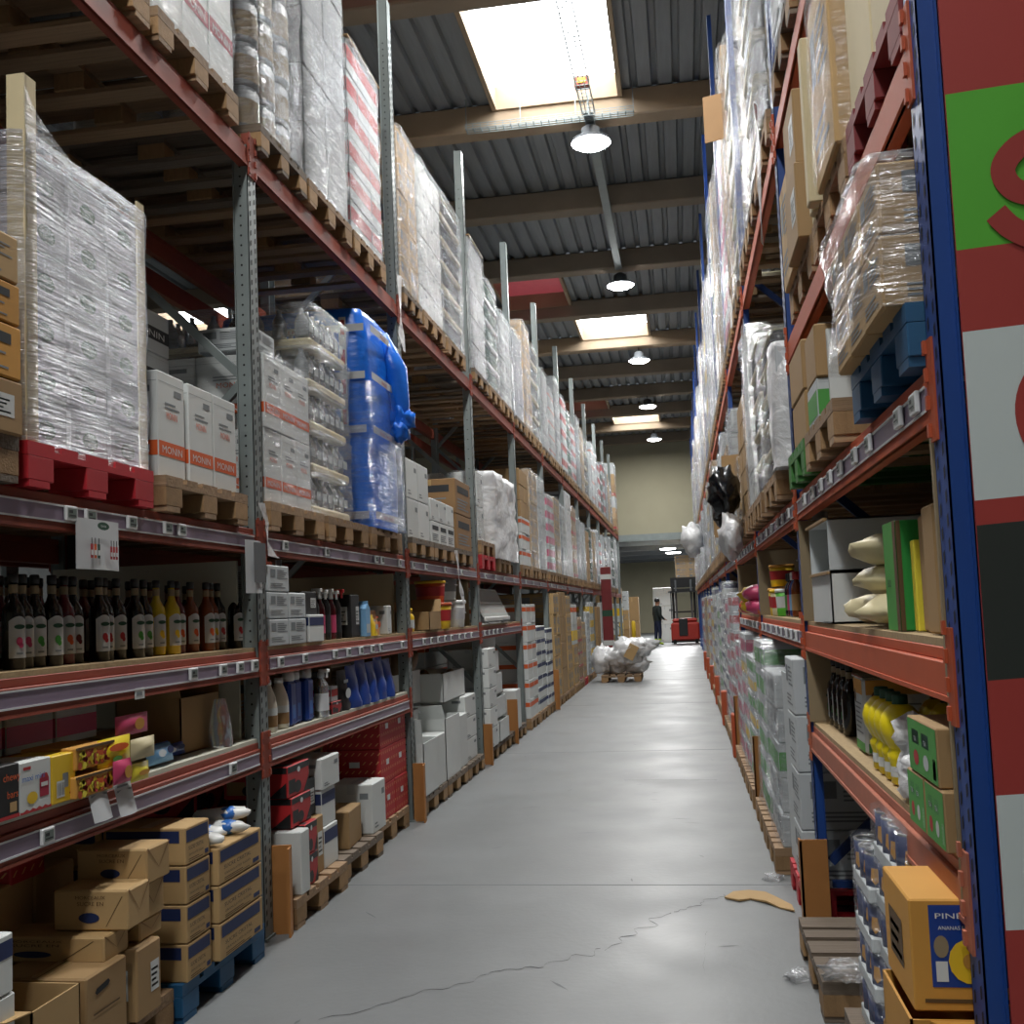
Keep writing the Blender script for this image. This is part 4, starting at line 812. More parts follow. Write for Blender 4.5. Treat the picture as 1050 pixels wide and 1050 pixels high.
def pouch(x,y,z,w,h,m,label,mk='white2',dep=.045,rz=0,cat='pouch',name='food_pouch',topm=None,group=None):
    b=MB(); V=[];n=8
    for s in (1,-1):
        for i in range(n+1):
            for j in range(n+1):
                u,v=i/n,j/n; k=math.sin(u*PI)**.55*(1-v**1.6)*dep*(1+.3*noise.noise((u*4,v*5,x*9+y*7))); V.append((s*k,w*(u-.5)*(1-.12*v),h*v))
    q=(n+1)**2; fs=[(i*(n+1)+j,(i+1)*(n+1)+j,(i+1)*(n+1)+j+1,i*(n+1)+j+1) for i in range(n) for j in range(n)]; b.add(V,fs+[tuple(q+t for t in f[::-1]) for f in fs],m,True)
    if mk: f=Fr(b,(dep*.95,-w/2,0),(0,1,0),(0,0,1)); f.oval(w*.5,h*.42,w*.25,h*.13,mk,.001); f.rect(w*.3,w*.7,h*.68,h*.76,mk,-.012)
    return thing(name,label,cat,(x,y,z),rz,group,b.mesh(name))
pouch(XL-.05,6.9,ZM,.13,.14,'yellow','small yellow pouch beside the blue drink carton'); pouch(XL-.08,7.06,ZM,.16,.17,'peach','orange pouch between the yellow pouch and the slim white box','orangeprint')
cface('L',7.22,7.32,ZM,.2,'white_tiny','slim white box standing upright at the end of the upper shelf, second bay',w=.2,proud=-.02)
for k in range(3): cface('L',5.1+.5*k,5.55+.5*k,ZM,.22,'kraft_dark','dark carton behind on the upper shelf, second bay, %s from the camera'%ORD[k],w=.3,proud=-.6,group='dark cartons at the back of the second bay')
# --- second bay, lower shelf
def jug(x,y,z,label,m='milk',h=.26):
    t=thing('milk_bottle',label,'bottle',(x,y,z)); b=MB(); b.lathe([(.045,0),(.05,.01),(.05,h*.5),(.044,h*.65),(.022,h*.88),(.02,h*.92)],m,16); link('bottle_body',b.mesh('bottle_body'),t); b=MB(); b.lathe([(.024,h*.9),(.024,h),(.02,h)],'capwhite',12); link('cap',b.mesh('cap'),t); b=MB(); b.lathe([(.0508,h*.1),(.0508,h*.32)],'kraft3',16,cap=False); b.lathe([(.0506,h*.32),(.0506,h*.46)],'white',16,cap=False); link('wrap_label',b.mesh('wrap_label'),t)
for k in range(2): jug(XL-.07,5.13+.16*k,ZL,'white bottle with a brown band on the lower shelf of the second bay, %s'%('nearer one' if k==0 else 'farther one'))
def bluebottle(x,y,z,k):
    t=thing('blue_bottle','dark blue white-capped bottle on the lower left shelf, %s from the camera'%ORD[k],'bottle',(x,y,z),0,'blue bottles with white caps'); b=MB(); b.box(-.03,.03,-.05,.05,0,.235,'bluedeep',.015); b.box(-.0305,.0305,-.03,.03,.03,.12,'bluebag',.01); link('bottle_body',b.mesh('bottle_body'),t); b=MB(); b.lathe([(.03,.235),(.034,.245),(.03,.29)],'capwhite',14); link('cap',b.mesh('cap'),t)
for k in range(3): bluebottle(XL-.06-.02*(k%2),5.4+.13*k,ZL,k)
spray(XL-.04,5.86,ZL,'silver','capwhite','clear spray bottle with a white trigger on the lower shelf',h=.27,r=.05,lab='frost')
cface('L',5.98,6.16,ZL,.07,'redblack','small red box on the lower shelf beside the spray bottle',w=.14,proud=-.02); cface('L',6.0,6.12,ZL+.07,.09,'red_white','small red and white box on top of the small red one',w=.12,proud=-.03)
pouch(XL-.06,6.28,ZL,.2,.24,'black','black pouch between the red boxes and the blue bags','white2')
for k in range(5): pouch(XL-.06,6.46+.2*k,ZL,.235,.26+.03*(k%2),'bluedeep','dark blue bag on the lower shelf of the second bay, %s from the camera'%ORD[k],None,dep=.06,group='dark blue bags on the lower shelf')
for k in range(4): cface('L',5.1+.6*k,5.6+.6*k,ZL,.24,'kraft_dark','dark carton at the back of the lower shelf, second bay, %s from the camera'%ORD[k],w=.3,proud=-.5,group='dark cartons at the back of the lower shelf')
# --- third bay, upper shelf
def tub(x,y,z,r,h,m,lid,label,name='tub',band='redprint',handle=False):
    t=thing(name,label,'tub' if name=='tub' else 'bucket',(x,y,z)); b=MB(); b.lathe([(r*.88,0),(r*.9,.005),(r,h*.9)],m,18); b.lathe([(r*.94,h*.3),(r*.99,h*.72)],band,18,cap=False) if band else None; link('tub_body',b.mesh('tub_body'),t)
    b=MB(); b.lathe([(r*1.05,h*.87),(r*1.06,h*.95),(r*1.0,h),(r*.8,h*.985)],lid,18); link('lid',b.mesh('lid'),t)
    if handle: b=MB(); b.tube([(0,-r*1.04,h*.85),(r*.5,-r*.95,h*.62),(r*1.04,0,h*.52),(r*.5,r*.95,h*.62),(0,r*1.04,h*.85)],.004,'plasticwhite'); link('handle',b.mesh('handle'),t)
tub(XL-.11,9.02,ZM,.15,.225,'yellow','orange_bright','large yellow tub with red print on the upper shelf, third bay'); tub(XL-.13,8.98,ZM+.226,.13,.19,'orangeprint','yellow','orange and yellow tub standing on the large yellow tub')
tub(XL-.14,9.72,ZM,.16,.25,'plasticwhite','plasticwhite','white lidded bucket at the front of the upper shelf, third bay','bucket','frost',True); tub(XL-.2,9.62,ZM+.252,.17,.26,'plasticwhite','frost','white lidded bucket stacked on the front bucket','bucket','grey',True)
tub(XL-.46,7.98,ZM+.24,.13,.17,'orangeprint','ochre','orange tub on the brown carton beside the second upright, nearer one'); tub(XL-.46,8.28,ZM+.24,.13,.17,'orangeprint','ochre','orange tub on the brown carton beside the second upright, farther one')
cface('L',7.8,8.48,ZM,.238,'kraft_dark','brown carton under the two orange tubs in the third bay',w=.35,proud=-.3)
open_carton('L',8.3,8.7,ZM,.15,.28,'kraft','small open brown carton in front on the upper shelf, third bay',proud=.02,flaps=(None,60,20,None))
spray(XL-.06,7.96,ZM,'yellow','yellow','small yellow bottle with a white label near the second upright',h=.18,r=.05,kind='cap')
# --- fourth bay: the wire display rack
t=thing('wire_display_rack','empty white wire display rack leaning back on the upper shelf of the fourth bay','wire rack',(XL+.0,10.75,ZM)); b=MB(); w=1.5; 
for q,(x0,z0,x1,z1) in enumerate(((.0,.08,-.14,.38),)):
    for i in range(14): y=w*i/13; b.bar((x0,y,z0),(x1,y,z1),.013,.013,'plasticwhite')
    for tt in (0,.5,1): b.bar((x0+(x1-x0)*tt,0,z0+(z1-z0)*tt),(x0+(x1-x0)*tt,w,z0+(z1-z0)*tt),.01,.01,'plasticwhite')
link('wire_back',b.mesh('wire_back'),t); b=MB(); b.box(.0,.03,0,w,.035,.075,'plasticwhite',.004); b.box(-.3,.0,0,w,.0,.012,'plasticwhite'); b.bar((0,.3,0),(-.2,.4,.2),.012,.012,'steel'); b.bar((0,1.2,0),(-.2,1.1,.2),.012,.012,'steel'); link('wire_tray',b.mesh('wire_tray'),t)
# --- floor of the nearest bay
b=MB(); a=0
pallet(lx(.08),4.27,0,'blue painted pallet on the floor under the sugar cartons','bluepallet','bluepallet',w=.8)
for k in range(4): carton(XL-.08,4.0,PH+.146*k,.34,.21,.142,'sugar','navy-banded sugar carton, near stack on the blue pallet, %s from the bottom'%ORD[k],group='sugar cartons near stack',rz=0)
for k in range(4): carton(XL-.43,4.0,PH+.146*k,.34,.21,.142,'sugar','brown sugar carton behind the near stack on the blue pallet, %s from the bottom'%ORD[k],group='sugar cartons behind the near stack')
for k in range(3):
    carton(XL-.06,4.36,PH+.15*k,.34,.44,.146,'sugar','navy-banded sugar carton, far stack on the blue pallet, %s from the bottom'%ORD[k],group='sugar cartons far stack')
    carton(XL-.42,4.36,PH+.15*k,.34,.44,.146,'sugar','brown sugar carton behind the far stack on the blue pallet, %s from the bottom'%ORD[k],group='sugar cartons behind the far stack')
for k in range(3):
    for q in range(2): carton(XL-.82,3.95+.42*q,PH+.15*k,.36,.38,.146,'kraft_dark','brown carton at the back of the blue pallet, %s layer, %s'%(ORD[k],('nearer','farther')[q]),group='cartons at the back of the blue pallet')
rr=random.Random(2)
for k in range(4):
    b=MB(); blob(b,(0,0,.028),(.13,.045,.03),'plasticwhite',k,amp=.3,flat=.05); blob(b,(.03,0,.03),(.045,.048,.031),'bluebag',k,amp=.15); thing('white_packet','white packet with a blue end lying on the sugar cartons, %s of the heap'%ORD[k],'packet',(XL+.0-.05*(k%2),4.2+.11*k,PH+.45+(.0 if k<3 else .035)),.2*k-.3,'white packets on the sugar cartons',b.mesh('white_packet'))
pallet(lx(.06),3.44,0,'wooden pallet under the brown cartons of the nearest bay','wood','woodend')
cface('L',3.5,3.67,PH,.245,'kraft_label','brown carton with a small white label at the corner of the nearest bay',w=.34,proud=.1)
o=cface('L',3.2,3.45,PH,.25,'kraft','brown carton with a dark hand hole beside the labelled carton',w=.34,proud=.09)
b=MB(); f=Fr(b,(.171,-.125,0),(0,1,0),(0,0,1)); f.poly([(.05,.19),(.06,.18),(.13,.19),(.14,.2),(.13,.21),(.06,.2)],'dark'); f.rect(.04,.2,.12,.126,'inkbrown'); link('hand_hole',b.mesh('hand_hole'),o)
open_carton('L',2.9,3.15,.0,.4,.36,'kraft2','large brown carton with one folded-up flap near the left picture corner',proud=.1,flaps=(None,None,20,4))
ly='sugar lump carton left of the sugar stacks'
for (y0,y1,z,h,w,pr,tx) in ((3.36,3.52,.39,.085,.5,.06,'long lower one'),(3.42,3.58,.478,.135,.27,.11,'one jutting out in the middle'),(3.58,3.75,.59,.125,.27,.1,'topmost one'),(3.58,3.74,.463,.124,.25,.08,'one under the topmost'),(3.58,3.74,.392,.068,.25,.07,'thin one at the bottom')):
    cface('L',y0,y1,z,h,'morceaux','brown '+ly+', '+tx,w=w,proud=pr,rz=.03 if 'jut' in tx else 0)
for k in range(2): cface('L',3.3+.26*k,3.55+.26*k,PH+.27,.22,'kraft','plain brown carton at the back of the lump carton pile, %s from the camera'%ORD[k],w=.36,proud=-.32,group='plain cartons behind the lump cartons')
for k in range(2): cface('L',3.3+.26*k,3.55+.26*k,PH,.26,'kraft','brown carton at the bottom behind the lump carton pile, %s from the camera'%ORD[k],w=.36,proud=-.3,group='bottom cartons behind the lump cartons')
cface('L',2.45,2.87,.0,.475,'white','white carton on the floor at the left bottom picture corner',w=.45,proud=.07)
cface('L',2.5,2.86,.478,.165,'blue_white','white and blue box on the white carton at the left bottom picture corner',w=.36,proud=.07)
cface('L',3.42,3.62,.625,.15,'redpattern','dark red carton lying behind the lump cartons at the left picture edge',w=.3,proud=-.32)
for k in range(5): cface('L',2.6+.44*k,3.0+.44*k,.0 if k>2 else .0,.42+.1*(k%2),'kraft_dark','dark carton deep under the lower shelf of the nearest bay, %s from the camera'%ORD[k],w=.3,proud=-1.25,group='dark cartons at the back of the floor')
guard(XL+.03,4.99,0,.42,'ochre cardboard corner guard at the first left upright',.2)
# --- floor of the second bay
pallet(lx(.09),5.45,0,'light wooden pallet with red boxes on it in the second bay',w=.8); pallet(lx(.06),6.27,0,'darker wooden pallet with the small brown carton in the second bay','woodgrey','woodgrey',w=.8); pallet(lx(.0),7.15,0,'wooden pallet under the red carton stack',w=.8)
P=PH
cface('L',5.13,5.25,P,.31,'white','tall narrow white carton at the front of the first floor pallet in the second bay',w=.34,proud=.09)
k=0
for (y0,y1,z,pr,h) in ((5.27,5.45,0,.06,.16),(5.27,5.45,.16,.06,.16),(5.17,5.45,.32,.03,.15),(5.15,5.46,.47,.02,.16)):
    cface('L',y0,y1,P+z,h-.004,'redblack','red and black printed box in the second bay floor stack, %s from the bottom'%ORD[k],w=.34,proud=pr,group='red and black boxes in the second bay'); k+=1
for q in range(3): cface('L',5.08,5.44,P+.2*q,.195,'redblack','red and black box behind the front stack, second bay, %s from the bottom'%ORD[q],w=.34,proud=-.44,group='red and black boxes behind')
cface('L',5.46,5.66,P,.3,'kraft_label','brown carton with a white label beside the red and black boxes',w=.34,proud=.02)
cface('L',5.47,5.66,P+.303,.2,'blackbox','narrow dark box on the labelled brown carton',w=.3,proud=-.02)
cface('L',5.67,5.9,P,.22,'blue_white','white and blue box in the second bay, bottom of its column',w=.3,proud=.02); cface('L',5.67,5.9,P+.222,.2,'blue_white','white and blue box in the second bay, middle of its column',w=.3,proud=.01); cface('L',5.66,5.96,P+.424,.17,'white_tiny','white carton on top of the white and blue boxes',w=.34,proud=.02)
cface('L',6.12,6.44,P,.22,'kraft','small brown carton on the darker pallet',w=.32,proud=.0,rz=.08); cface('L',6.56,6.85,P,.31,'white_tiny','white carton with printed foot on the darker pallet',w=.28,proud=.03)
load('L',6.0,6.9,P,.56,'kraft_dark',1,2,2,'dark cartons with white lettering behind the small brown carton','carton stack',film=None,proud=-.4,dep=.4)
load('L',6.92,7.62,P,.72,'redpattern',3,2,3,'large stack of red patterned cartons with white labels in the second bay',film=None,proud=-.02); load('L',5.6,6.85,P,.6,'redpattern',1,2,3,'row of red patterned cartons high at the back of the second bay',film=None,proud=-.7,dep=.4)
guard(XL+.03,7.7,0,.42,'amber cardboard corner guard at the second left upright',.1)
# --- floor of the third bay
for k,(y0,y1) in enumerate(((7.8,8.6),(8.65,9.45),(9.5,10.25))): Lp(y0,y1,0,'wooden pallet on the floor of the third bay, %s from the camera'%ORD[k],'woodgrey',proud=.05)
open_carton('L',7.84,8.3,P,.4,.44,'white','open white carton nearest to the second upright on the floor',proud=.05,flaps=(None,None,None,80)); 
open_carton('L',7.9,8.3,P+.402,.22,.42,'white','open white carton with a brown inside standing on the lower white ones',proud=-.1,flaps=(None,-20,None,-70)); cface('L',8.3,8.62,P,.4,'white','white carton on the floor behind the open ones in the third bay',w=.4,proud=.04)
open_carton('L',8.64,9.2,P,.5,.44,'white','big open white carton with a raised flap in the third bay',proud=.04,flaps=(None,None,80,60),fk=.3); cface('L',9.22,9.62,P,.46,'white','white carton beside the raised-flap carton',w=.4,proud=.02)
cface('L',8.1,9.0,P+.62,.28,'white','long white carton high in the third bay',w=.5,proud=-.25); open_carton('L',9.0,9.9,P+.6,.25,.6,'white','open white carton full of brown bags in the third bay',proud=-.05,flaps=(None,None,None,None),fill='brownbag')
for k in range(3): cface('L',9.65,10.15,P+.2*k,.197,'white_tiny','white carton in the column before the third upright, %s from the bottom'%ORD[k],w=.42,proud=.0,group='white cartons before the third upright')
load('L',8.0,9.9,P,.95,'kraft_dark',1,3,3,'dark stacked crates at the back of the third bay','carton stack',film=None,proud=-.75,dep=.4)
b=MB()
for q in range(4): blob(b,(.1*(q%2),.16*q,.1),(.12,.13,.11),'brownbag',q,amp=.4)
thing('brown_bag','crumpled brown paper bag lying on the white cartons by the second upright','bag',(XL-.35,8.0,P+.9),me=b.mesh('brown_bag'))
# --- floor of the fourth bay
for k,(y0,y1) in enumerate(((10.6,11.38),(11.4,12.2),(12.25,13.05))): Lp(y0,y1,0,'wooden pallet on the floor of the fourth bay, %s from the camera'%ORD[k],'woodgrey',proud=.05,full=k<2)
for k in range(5): cface('L',10.58,11.0,P+.2*k,.197,'white_tiny','white carton in the tall column after the third upright, %s from the bottom'%ORD[k],w=.42,proud=.06,group='white cartons after the third upright')
for k in range(4): open_carton('L',11.1,11.7,P+.24*k,.22,.45,'white','open white carton in the fourth bay floor stack, %s from the bottom'%ORD[k],proud=.06-.03*k,flaps=(None,None,None,None)if k<3 else (None,None,None,None),group='open white cartons in the fourth bay')
cface('L',11.0,12.2,P+.97,.12,'white','long grey-white carton on top at the back of the fourth bay',w=.5,proud=-.15); cface('L',12.25,12.6,P,.45,'white','white carton in front near the fourth upright',w=.4,proud=.06)
load('L',11.0,13.1,P,1.07,['orange_white'],1,4,4,'white and orange cartons at the back of the fourth bay','carton stack',film=None,proud=-.7,dep=.45)
guard(XL+.03,12.15,0,.5,'amber cardboard corner guard in the fourth bay',.1); guard(XL+.03,10.5,0,.4,'amber cardboard corner guard at the third left upright',.1)
# --- floor beyond the fourth upright: loads standing under the pallet level
flo=[(13.42,14.25,'orange_white',1.45,6,'white and orange cartons'),(14.3,15.2,'blue_white',1.15,7,'white and blue cartons'),(15.3,16.0,'blue_white',1.1,7,'white and blue cartons'),(16.3,17.1,'kraft2',1.62,5,'tall brown cartons'),(17.2,18.0,'kraft',1.65,4,'plain brown cartons'),(18.1,18.85,'kraft2',1.6,5,'brown printed cartons'),(19.1,19.9,['kraft2','kraft2','yellow_white','orange_white'],1.45,4,'brown, yellow and orange cartons'),(20.0,20.8,'brown_red',1.2,5,'brown cartons with red print'),(20.85,21.58,'kraft2',1.1,4,'low brown cartons'),(21.9,22.7,'white_print',1.3,5,'pale cartons'),(22.8,23.7,'yellow_white',1.5,5,'yellow and white cartons'),(24.7,25.6,'kraft',1.4,4,'brown cartons'),(26.0,27.2,'white_tiny',1.5,5,'white cartons'),(27.5,28.5,'kraft2',1.5,5,'brown cartons'),(29.0,30.0,'pinkish',1.4,5,'pink cartons')]
for n,(y0,y1,s,h,nz,tx) in enumerate(flo):
    Lp(y0,y1,0,'wooden pallet on the floor beyond the fourth left upright, %s of the row'%ORD[n],'redpallet' if n==8 else 'wood','redpallet' if n==8 else 'woodend',full=y0<18,proud=.06)
    load('L',y0,y1,PH,h,s,2 if y0<17 else 1,2,nz,'stack of %s on left floor, %s beyond fourth upright'%(tx,ORD[n]),'carton stack',film='film_thin' if n in (7,9,10) else None,proud=.05,group='floor stacks beyond the fourth left upright')
guard(XL+.05,16.15,0,.6,'amber cardboard guard before the tall brown cartons',.1)
# ================================================================== RIGHT RACK
QT,QA,Q1,Q2,Q3=3.784,2.744,2.004,1.406,.946
def Rp(y0,y1,z,label,m='wood',me='woodend',full=True,proud=.03,dx=0): return pallet(XI-proud+.6+dx,(y0+y1)/2,z,label,m,me,full,PI,w=min(y1-y0-.01,.8))
# --- top level
rt=[(2.4,3.2,.9,'white_tiny','white cartons'),(3.25,4.05,1.0,'kraft2','brown cartons'),(4.1,4.95,1.3,'white_print','pale printed cartons'),(5.24,6.02,2.15,'canister','grey canisters'),(6.04,6.84,1.9,['jars_grey'],'tins in cream trays'),(6.9,7.75,2.2,'canister','grey canisters'),
 (8.06,8.82,1.95,['jars_grey'],'tins in cream trays'),(8.88,9.65,2.3,'kraft2','brown cartons'),(9.7,10.5,2.0,'pinkish','pink and white cartons')]
rs=['white_print','canister','kraft2',['jars_white'],'greyb','canister','white_print','yellow_white']
rx={'white_print':'pale printed cartons','white_tiny':'white cartons','kraft2':'brown cartons','greyb':'grey cartons','canister':'grey canisters','yellow_white':'yellow and white cartons','jars_white':'glass jars in pale trays'}
for i in range(3,NB+1):
    for k in range(3):
        s=rs[(i*3+k)%8]; key=s if isinstance(s,str) else s[0]; y=ur(i+1)+.1+.88*k; rt.append((y,y+.84,1.9+.5*((i*7+k*5)%4)/3,s,rx[key]))
for n,(y0,y1,h,s,tx) in enumerate(rt):
    Rp(y0,y1,QT,'wooden pallet on the right top level under the %s load from the camera'%ORD[n],full=3<y0<11,proud=.0,m='wood' if n%2 else 'woodgrey')
    can=s=='canister'
    load('R',y0,y1,QT+PH,h,s,(3 if can else 2) if y0<11 else (2 if can else 1),3 if y0<11 or can else 2,7 if y0<11 else 5,'tall wrapped load of %s on right top level, %s from camera'%(tx,ORD[n]),film='film_bright',proud=-.02,group='loads on the right top level',amp=.035)
p=at(731,121,y=8.9); b=MB(); b.box(-.004,.004,-.1,.1,-.2,.2,'kraft3'); thing('cardboard_flap','brown cardboard sheet sticking out of the right top level towards the aisle','cardboard sheet',(p.x+.02,8.9,p.z),1.25,me=b.mesh('cardboard_flap'))
# --- crate level (nearest bay only)
Rp(2.42,3.2,QA,'red painted pallet on the crate level behind the near blue upright','redworn','redworn',proud=-.02); Rp(3.24,4.04,QA,'wooden pallet on the crate level, middle one',proud=-.02); Rp(4.08,4.9,QA,'wooden pallet on the crate level beside the second blue upright',proud=-.02)
load('R',2.45,3.18,QA+PH,.5,'woodbox',1,2,1,'pale wooden crates on the red pallet',cat='crate stack',film=None,proud=-.03)
load('R',3.26,3.72,QA+PH,.62,'kraft2',1,1,1,'tall pale brown carton with a film wrap on the crate level',film='film_thin',proud=.0)
for k in range(3): cface('R',3.76+.09*k,3.83+.09*k,QA+PH,.6-.06*k,'woodbox','thin cardboard slab standing upright on the crate level, %s from the camera'%ORD[k],w=.7,proud=.02-.02*k,group='cardboard slabs on the crate level')
cface('R',4.12,4.5,QA+PH,.3,'kraft_label','brown carton with a white label on the crate level, lower one',w=.5,proud=.02); cface('R',4.14,4.5,QA+PH+.302,.3,'kraft_label','brown carton with a white label on the crate level, upper one',w=.5,proud=.01); cface('R',4.54,4.88,QA+PH,.45,'kraft2','plain brown carton beside the second blue upright on the crate level',w=.5,proud=.0)
# --- pallet level, nearest bay
Rp(2.42,3.2,Q1,'blue painted pallet under the film-wrapped brown load behind the near upright','bluepallet','bluepallet',proud=.01)
load('R',2.44,3.2,Q1+PH,.34,['kraft2','kraft2'],2,3,2,'bulging film-wrapped load of brown cartons on the blue pallet',film='film',proud=.05,amp=.06)
Rp(3.52,4.32,Q1,'light wooden pallet with small cartons on the right pallet level',proud=.02); Rp(4.36,4.98,Q1,'green painted pallet on the right pallet level','greenpallet','greenpallet',proud=.02)
b=MB(); b.box(0,.5,-.01,.01,0,.34,'white'); thing('white_board','white board standing upright behind the film-wrapped brown load','board',(XI+.04,3.98,Q1+PH),me=b.mesh('white_board'))
cface('R',4.02,4.3,Q1+PH,.17,'green_white','green and white carton on the light pallet of the right pallet level',w=.4,proud=.0); cface('R',4.01,4.3,Q1+PH+.172,.2,'kraft','brown carton on the green and white one',w=.42,proud=.0)
load('R',4.4,4.9,Q1+PH,.42,'kraft',1,1,2,'two brown cartons on the green pallet',cat='carton stack',film=None,proud=.0,dep=.6)
load('R',5.22,5.56,Q1+PH,.6,'white2',1,1,2,'tall cloudy film-wrapped white load just past the second blue upright',film='film_cloud',proud=.03,dep=.9,amp=.04)
# --- pallet level, further bays
r1=[(5.62,6.36,['jars_yellow'],.78,'bottles in cream trays','film'),(6.42,7.08,['jars_yellow'],.95,'dark jars in cream trays','film'),(7.14,7.78,'white_tiny',1.2,'white cartons','film'),(8.0,8.75,'kraft',.9,'brown cartons',None),(8.85,9.6,'kraft2',.55,'brown printed cartons','film'),(9.7,10.5,'white_print',1.1,'pale printed cartons','film_bright'),(10.85,11.6,'kraft',.95,'brown cartons',None),(11.7,12.5,'white2',1.2,'white cartons','film_bright'),(12.55,13.3,'white_tiny',1.1,'white cartons','film_bright')]
for i in range(4,NB+1):
    for k in range(3): y=ur(i+1)+.1+.88*k; s=rs[(i*5+k*3)%8]; s='white_print' if s=='canister' else s; key=s if isinstance(s,str) else s[0]; r1.append((y,y+.82,s,1.0+.4*((i*3+k)%3)/2,rx[key],'film_bright'))
for n,(y0,y1,s,h,tx,fl) in enumerate(r1):
    Rp(5.24 if n==0 else y0,y1,Q1,'wooden pallet on the right pallet level beyond the second upright, %s of the row'%ORD[n],full=y0<10,proud=.04)
    load('R',y0,y1,Q1+PH,h,s,2 if y0<9 else 1,2,5,'%s of %s on right pallet level, %s beyond second upright'%('film-wrapped load' if fl else 'bare stack',tx,ORD[n]),film=fl,proud=.02,group='loads on the right pallet level',amp=.03)
def bag(name,label,loc,r,m,seed,amp=.5,cat='plastic bag'):
    b=MB(); blob(b,(0,0,0),r,m,seed,18,12,amp,2.6); blob(b,(0,r[1]*.4,-r[2]*.6),(r[0]*.7,r[1]*.6,r[2]*.7),m,seed+3,14,9,amp,2.6); thing(name,label,cat,loc,me=b.mesh(name))
bag('bin_bag','black crumpled plastic bag hanging over the edge of the right pallet level',(XI-.17,8.5,2.36),(.12,.3,.2),'blackgloss',5)
bag('film_bundle','bundle of crumpled clear film hanging below the black bag',(XI-.14,8.3,2.02),(.09,.2,.15),'film_cloud',8)
bag('film_bundle','ball of clear film sticking out near the far end of the right pallet level',(XI-.27,22,2.85),(.22,.3,.3),'film_cloud',9)
hang('blue_film_strip','strip of bright blue film hanging from the right pallet level',XI-.09,13.2,2.9,[(0,.1),(.06,-.1),(0,-.3),(.05,-.55)],'bluefilm',.12)
for k,(px,py,x) in enumerate(((751,487,XI-.06),(740,535,XI-.06))):
    p=at(px,py,x=x); b=MB(); b.box(-.005,.005,-.09,.09,-.17,.17,'kraft'); thing('cardboard_flap','brown carton flap bending out over the aisle from the right pallet level, %s one'%('nearer' if k==0 else 'farther'),'cardboard sheet',tuple(p),1.2,me=b.mesh('cardboard_flap'))
hang('hanging_film','torn strip of film hanging from the right top level over the aisle',XI-.08,4.9,3.6,[(0,.2),(.03,.0),(-.02,-.2),(.04,-.45)],w=.035)
hang('hanging_film','torn film tatter hanging beside the third right upright',XI-.06,8.0,3.75,[(0,.1),(.06,-.05),(.0,-.2)],w=.05)
# --- middle shelf, nearest bay
cface('R',2.62,2.74,Q2,.31,'kraft','flat brown carton standing on end next to the near upright, middle right shelf',w=.4,proud=-.06); cface('R',2.78,2.9,Q2,.3,'kraft','ragged brown carton standing on end beside the flat brown one',w=.42,proud=-.085)
b=MB(); b.box(-.15,.15,-.02,.02,0,.24,'yellow2',.003); thing('thin_box','thin pale yellow box squeezed between the green box and the brown cartons','box',(XI+.225,2.94,Q2),me=b.mesh('thin_box'))
b=MB(); b.box(-.14,.14,-.09,.09,0,.3,'greenbox',.003); f=faces(b,-.14,.14,-.09,.09,0,.3)['-x']; f.rect(.0,.18,.0,.3,'greenprint'); f.rect(.14,.18,0,.3,'inkbrown',.002); f.text('BIO',.06,.12,.03,'ink',.002); g=faces(b,-.14,.14,-.09,.09,0,.3)['-y']; g.rect(.0,.012,0,.3,'inkbrown'); g.rect(.08,.2,.03,.13,'greenprint'); lines(g,.28,.3,.09,.19,.04,.12,4,'white2'); thing('green_box','bright green box with a brown stripe on the middle right shelf','box',(XI+.19,3.1,Q2),me=b.mesh('green_box'))
b=MB(); b.lathe([(.04,0),(.045,.02),(.03,.035)],'inkbrown',14); thing('round_tin','round brown tin on the shelf behind the green box','tin',(XI+.3,3.1,Q2+.3),me=b.mesh('round_tin'))
for k,(y,z,rz) in enumerate(((3.4,Q2,.2),(3.64,Q2,-.2),(3.5,Q2+.1,.1),(3.46,Q2+.19,.25))):
    b=MB(); blob(b,(0,0,.052),(.19,.12,.055),'cream',k+2,18,10,.25,2.0,.1); f=None; o=thing('grain_bag','clear bag of pale grain lying on the middle right shelf, %s'%('near bottom one','far bottom one','middle one','topmost of the pile')[k],'bag',(XI+.19,y,z),rz,'grain bags on the middle right shelf',b.mesh('grain_bag')); 
open_carton('R',4.2,4.78,Q2,.19,.4,'white','white carton on the middle right shelf with its end opened, lower one',proud=-.03,flaps=(None,None,None,None)); 
t=thing('open_carton','grey-white carton lying with its open end towards the aisle, on the lower white carton','carton',(XI+.23,4.49,Q2+.2),PI)
b=MB(); e=.005
b.box(-.2,.2,-.29,.29,0,e,'white2'); b.box(-.2,.2,-.29,.29,.2-e,.2,'white2'); b.box(-.2,.2,-.29,-.29+e,0,.2,'white2'); b.box(-.2,.2,.29-e,.29,0,.2,'white2'); b.box(-.2,-.2+e,-.29,.29,0,.2,'white2'); link('carton_body',b.mesh('carton_body'),t)
b=MB(); b.box(.2,.21,-.29,.29,-.01,.0,'kraft'); b.box(.2,.215,-.29,.29,.195,.205,'kraft'); link('flap',b.mesh('flap'),t); b=MB(); [b.lathe([(.03,.006),(.035,.1),(.015,.15),(.015,.18)],'yellow2' if k else 'plasticwhite',10,(.1,-.2+.13*k,0)) for k in range(4)]; link('contents',b.mesh('contents'),t)
